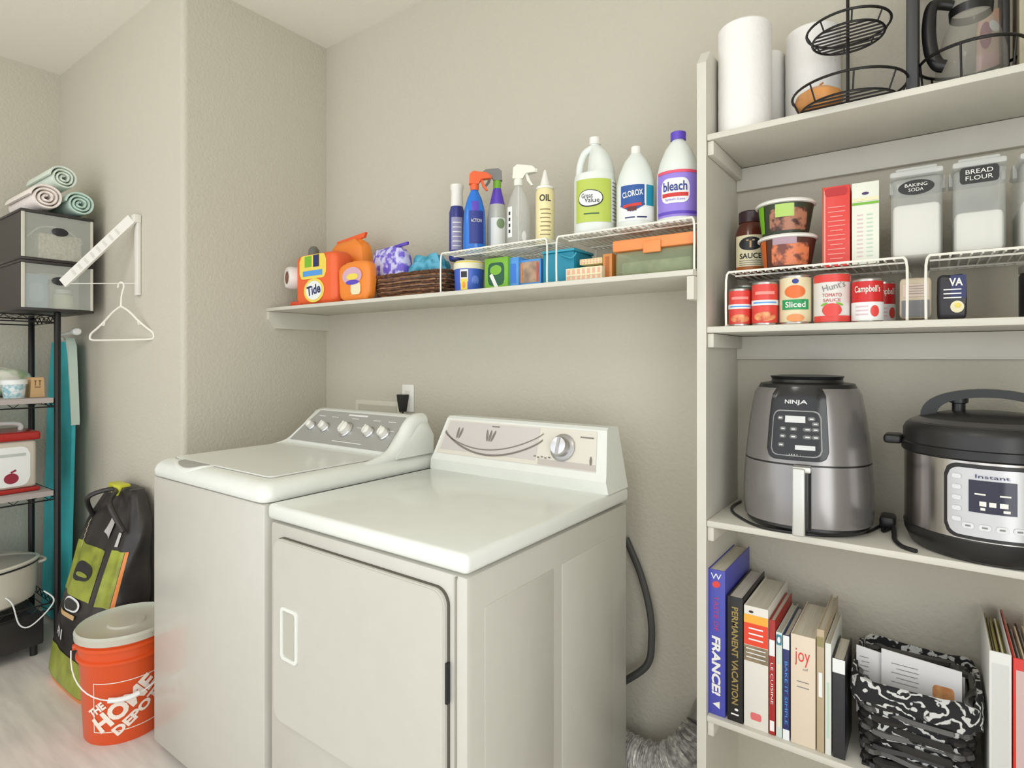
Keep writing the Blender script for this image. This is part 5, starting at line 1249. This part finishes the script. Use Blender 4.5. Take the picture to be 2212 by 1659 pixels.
MB().tube([(0, -.012, ez), (ex, ey, ez)], .0024, AW, 6).build('hanging_wire', t)
MB().box(-.022, .022, -.03, -.001, .31, .345, AW, r=.004).build('hinge', t)
px_, py_ = -.058, -.052
t = thing('clothes_hanger', 'white plastic clothes hanger hanging from the airer wire', 'hanger', (HXw + px_, HYw + py_ + .002, 1.57 + ez), R(15))
HG = m('hanger_white', (240, 236, 226), rough=.35)
hk = [(-.020, 0, -.018)] + [(.0 + .018 * math.cos(R(a)), 0, -.013 + .018 * math.sin(R(a))) for a in range(180, -31, -30)] + [(.006, 0, -.045), (.002, 0, -.065), (0, 0, -.098)]
MB().tube(smoothpath(hk, 4), .0036, HG, 8).build('hook', t)
MB().tube(smoothpath([(0, 0, -.098), (.05, 0, -.122), (.10, 0, -.158), (.150, 0, -.190), (.186, 0, -.210), (.198, 0, -.225), (.190, 0, -.240), (.12, 0, -.243), (-.12, 0, -.243), (-.190, 0, -.240), (-.198, 0, -.225), (-.186, 0, -.210), (-.150, 0, -.190), (-.10, 0, -.158), (-.05, 0, -.122), (0, 0, -.098)], 4), .0045, HG, 8).build('hanger_frame', t)
for s_ in (-1, 1): MB().tube([(s_ * .100, 0, -.156), (s_ * .108, 0, -.178), (s_ * .128, 0, -.176)], .003, HG, 6).build('strap_notch', t)

# ------------------------------------------------------------------ bag of pet food
BGX0, BGX1 = -2.985, -2.50
t = thing('pet_food_bag', 'tall charcoal and lime green bag with rolled top, leaning between rack and washer', 'bag', ((BGX0 + BGX1) / 2, .89, 0), 0)
CH = m('bag_charcoal', (58, 54, 54), rough=.38, vary=.35, vscale=8, bump=.5, bscale=14); OL = m('bag_lime', (158, 168, 60), rough=.4, vary=.2, vscale=16)
HB = .76; HWb = (BGX1 - BGX0) / 2
def bsec(q):
    wd = HWb * (1.0 - .08 * (1 - min(1, q / .06)) - .06 * max(0, q - .55) / .25 * (q < .8) - (0 if q < .8 else .06 + .42 * ((q - .8) / .2) ** 1.5))
    dp_ = .105 * (1 - .15 * (1 - min(1, q / .05))) * (1 - .72 * max(0, (q - .35) / .65) ** 1.3)
    cy = -.0 + .135 * q ** 1.2; cxs = -.03 * max(0, q - .4)
    return wd, dp_, cy, cxs
def bsurf(a, q, off=0.0):
    wd, dp_, cy, cxs = bsec(q); e = .62
    x = math.copysign(abs(math.cos(a)) ** e, math.cos(a)); y = math.copysign(abs(math.sin(a)) ** e, math.sin(a))
    wr = 1 + .020 * math.sin(5 * a + 9 * q) + .028 * math.sin(3 * a - 14 * q) * (.3 + q)
    return (cxs + x * (wd + off) * wr, cy + y * (dp_ + off) * (wr + .10 * math.sin(11 * a + 3 * q) * q), q * HB)
def patch(q_, a0, a1, q0, q1, mt_, off=.002, na=14, nq=8, a0t=None, a1t=None):
    vs = []; fs = []
    for j in range(nq + 1):
        qq = lerp(q0, q1, j / nq); A0 = lerp(a0, a0 if a0t is None else a0t, j / nq); A1 = lerp(a1, a1 if a1t is None else a1t, j / nq)
        for i in range(na + 1): vs.append(bsurf(R(lerp(A0, A1, i / na)), qq, off))
    for j in range(nq):
        for i in range(na): a = j * (na + 1) + i; fs.append((a, a + 1, a + na + 2, a + na + 1))
    q_.add(vs, fs, mt_)
q = MB(); N, K = 48, 30; vs = []; fs = []
for j in range(K + 1):
    for i in range(N): vs.append(bsurf(2 * math.pi * i / N, j / K))
for j in range(K):
    for i in range(N): fs.append((j * N + i, j * N + (i + 1) % N, (j + 1) * N + (i + 1) % N, (j + 1) * N + i))
fs += [tuple(reversed(range(N))), tuple(K * N + i for i in range(N))]
q.add(vs, fs, CH).build('bag_body', t, angle=60)
q = MB()
patch(q, 180, 350, .03, .19, OL, na=30)
patch(q, 222, 284, .46, .70, OL); patch(q, 298, 330, .46, .72, OL); patch(q, 331, 338, .44, .72, m('bag_orange', (232, 140, 66), rough=.4), off=.003, na=5)
patch(q, 180, 350, .0, .028, m('bag_orange', (232, 140, 66)), na=30); q.build('printed_panels', t, angle=60)
q = MB()
sf_ = lambda s, tt: bsurf(R(270) + s / HWb * 1.0, tt / HB, .005)
q.text(sf_, 'AN', -.055, .205, .075, .040, LBL); q.decal(sf_, -.01, .325, .055, .05, LBL, kind='ell', n=16, nv=2); q.decal(lambda s, tt: bsurf(R(270) + s / HWb, tt / HB, .007), -.01, .325, .042, .038, INK, kind='ell', n=14, nv=2); q.decal(sf_, -.03, .285, .08, .016, TAN, n=8)
q.decal(sf_, -.02, .44, .075, .07, INK, kind='ell', n=16, nv=3); q.decal(lambda s, tt: bsurf(R(270) + s / HWb, tt / HB, .007), -.01, .43, .035, .016, OL, kind='ell', n=10, nv=2)
q.decal(sf_, .04, .62, .05, .07, m('sticker', (196, 192, 190)), rot=-.3, n=6, nv=4); q.decal(sf_, .14, .585, .022, .05, m('sticker', (196, 192, 190)), n=4, nv=3)
for k in range(5): q.decal(sf_, -.10 - .004 * k, .52 + .022 * k, .03, .006, CRM, rot=1.0, n=4, nv=2)
tag(q.build('printed_marks', t, angle=60), kind='stuff')
wd, dp_, cy, cxs = bsec(1.0)
q = MB(); q.box(-.055 + cxs - .03, .055 + cxs - .03, cy - dp_ - .012, cy + dp_ * .2, HB - .045, HB + .012, m('clip_lime', (206, 206, 58), rough=.35), r=.006); q.build('top_clip', t)
q = MB(); q.tube(smoothpath([(-.19, .08, .60), (-.10, .02, .72), (-.02 + cxs, cy - dp_ - .006, HB - .01), (.10, .03, .72), (.18, .05, .62)], 6), .010, CH, 8); q.build('rolled_fold', t)

# ------------------------------------------------------------------ orange bucket
KX, KY = -2.325, .862
t = thing('orange_bucket', 'orange plastic bucket with translucent lid and white logo beside the washer', 'bucket', (KX, KY, 0), FACE(KX, KY) - .05)
BO = m('bucket_orange', (222, 84, 34), rough=.3)
pr = [(.122, 0), (.125, .006), (.138, .272), (.139, .274), (.147, .276), (.147, .284), (.140, .288), (.141, .318), (.149, .320), (.149, .330), (.142, .334), (.1435, .352)]
MB().lathe(pr, BO, 56).build('bucket_body', t)
LD = clear('lid_translucent', (214, 222, 206), .72, .25)
MB().lathe([(.148, .340), (.152, .342), (.153, .362), (.147, .370), (.140, .366), (.128, .360), (.06, .360), (.055, .366), (.001, .366)], LD, 56).build('lid', t)
R0 = interp(pr); f = cylmap(R0, .0008); g = cylmap(R0, .0016); lb = MB()
LO = m('logo_white', (244, 232, 220), rough=.4)
x0_, x1_, z0_, z1_ = -.095, .135, .045, .215
for (a, b, c, d_) in ((x0_, x1_, z1_ - .003, z1_), (x0_, x1_, z0_, z0_ + .003), (x0_, x0_ + .003, z0_, z1_), (x1_ - .003, x1_, z0_, z1_)): lb.decal(f, (a + b) / 2, (c + d_) / 2, b - a, d_ - c, LO, n=20)
rt = R(38)
for (tx, dx, w2, h2) in (('THE', (-.080, .058), .062, .028), ('HOME', (-.010, .012), .215, .058), ('DEPOT', (-.005, -.041), .165, .033)):
    cx_ = .015 + dx[0] * math.cos(rt) - dx[1] * math.sin(rt); cz_ = .128 + dx[0] * math.sin(rt) + dx[1] * math.cos(rt)
    lb.text(g, tx, cx_, cz_, w2, h2, LO, rot=rt, bold=.05)
lb.build('logo_print', t)
q = MB(); ang = [R(-90 + a) for a in range(-88, 93, 8)]
pts_ = []
for a in ang:
    k = math.cos(a + R(90)); pts_.append((.158 * math.cos(a) * (1 - .0 * k), .158 * math.sin(a) - .004, .312 - .145 * max(0, k) ** .8))
q.tube(pts_, .0022, LBL, 6); q.build('bail_handle', t)
c0 = len(pts_) // 2; q = MB(); q.tube(pts_[c0 - 2:c0 + 3], .0085, LBL, 10); q.build('handle_grip', t)
for s_ in (-1, 1): MB().lathe([(.010, .0), (.010, .012)], BO, 14, c=(s_ * .149 - (.006 if s_ > 0 else .006), 0, .308), axis='x').build('handle_ear', t)
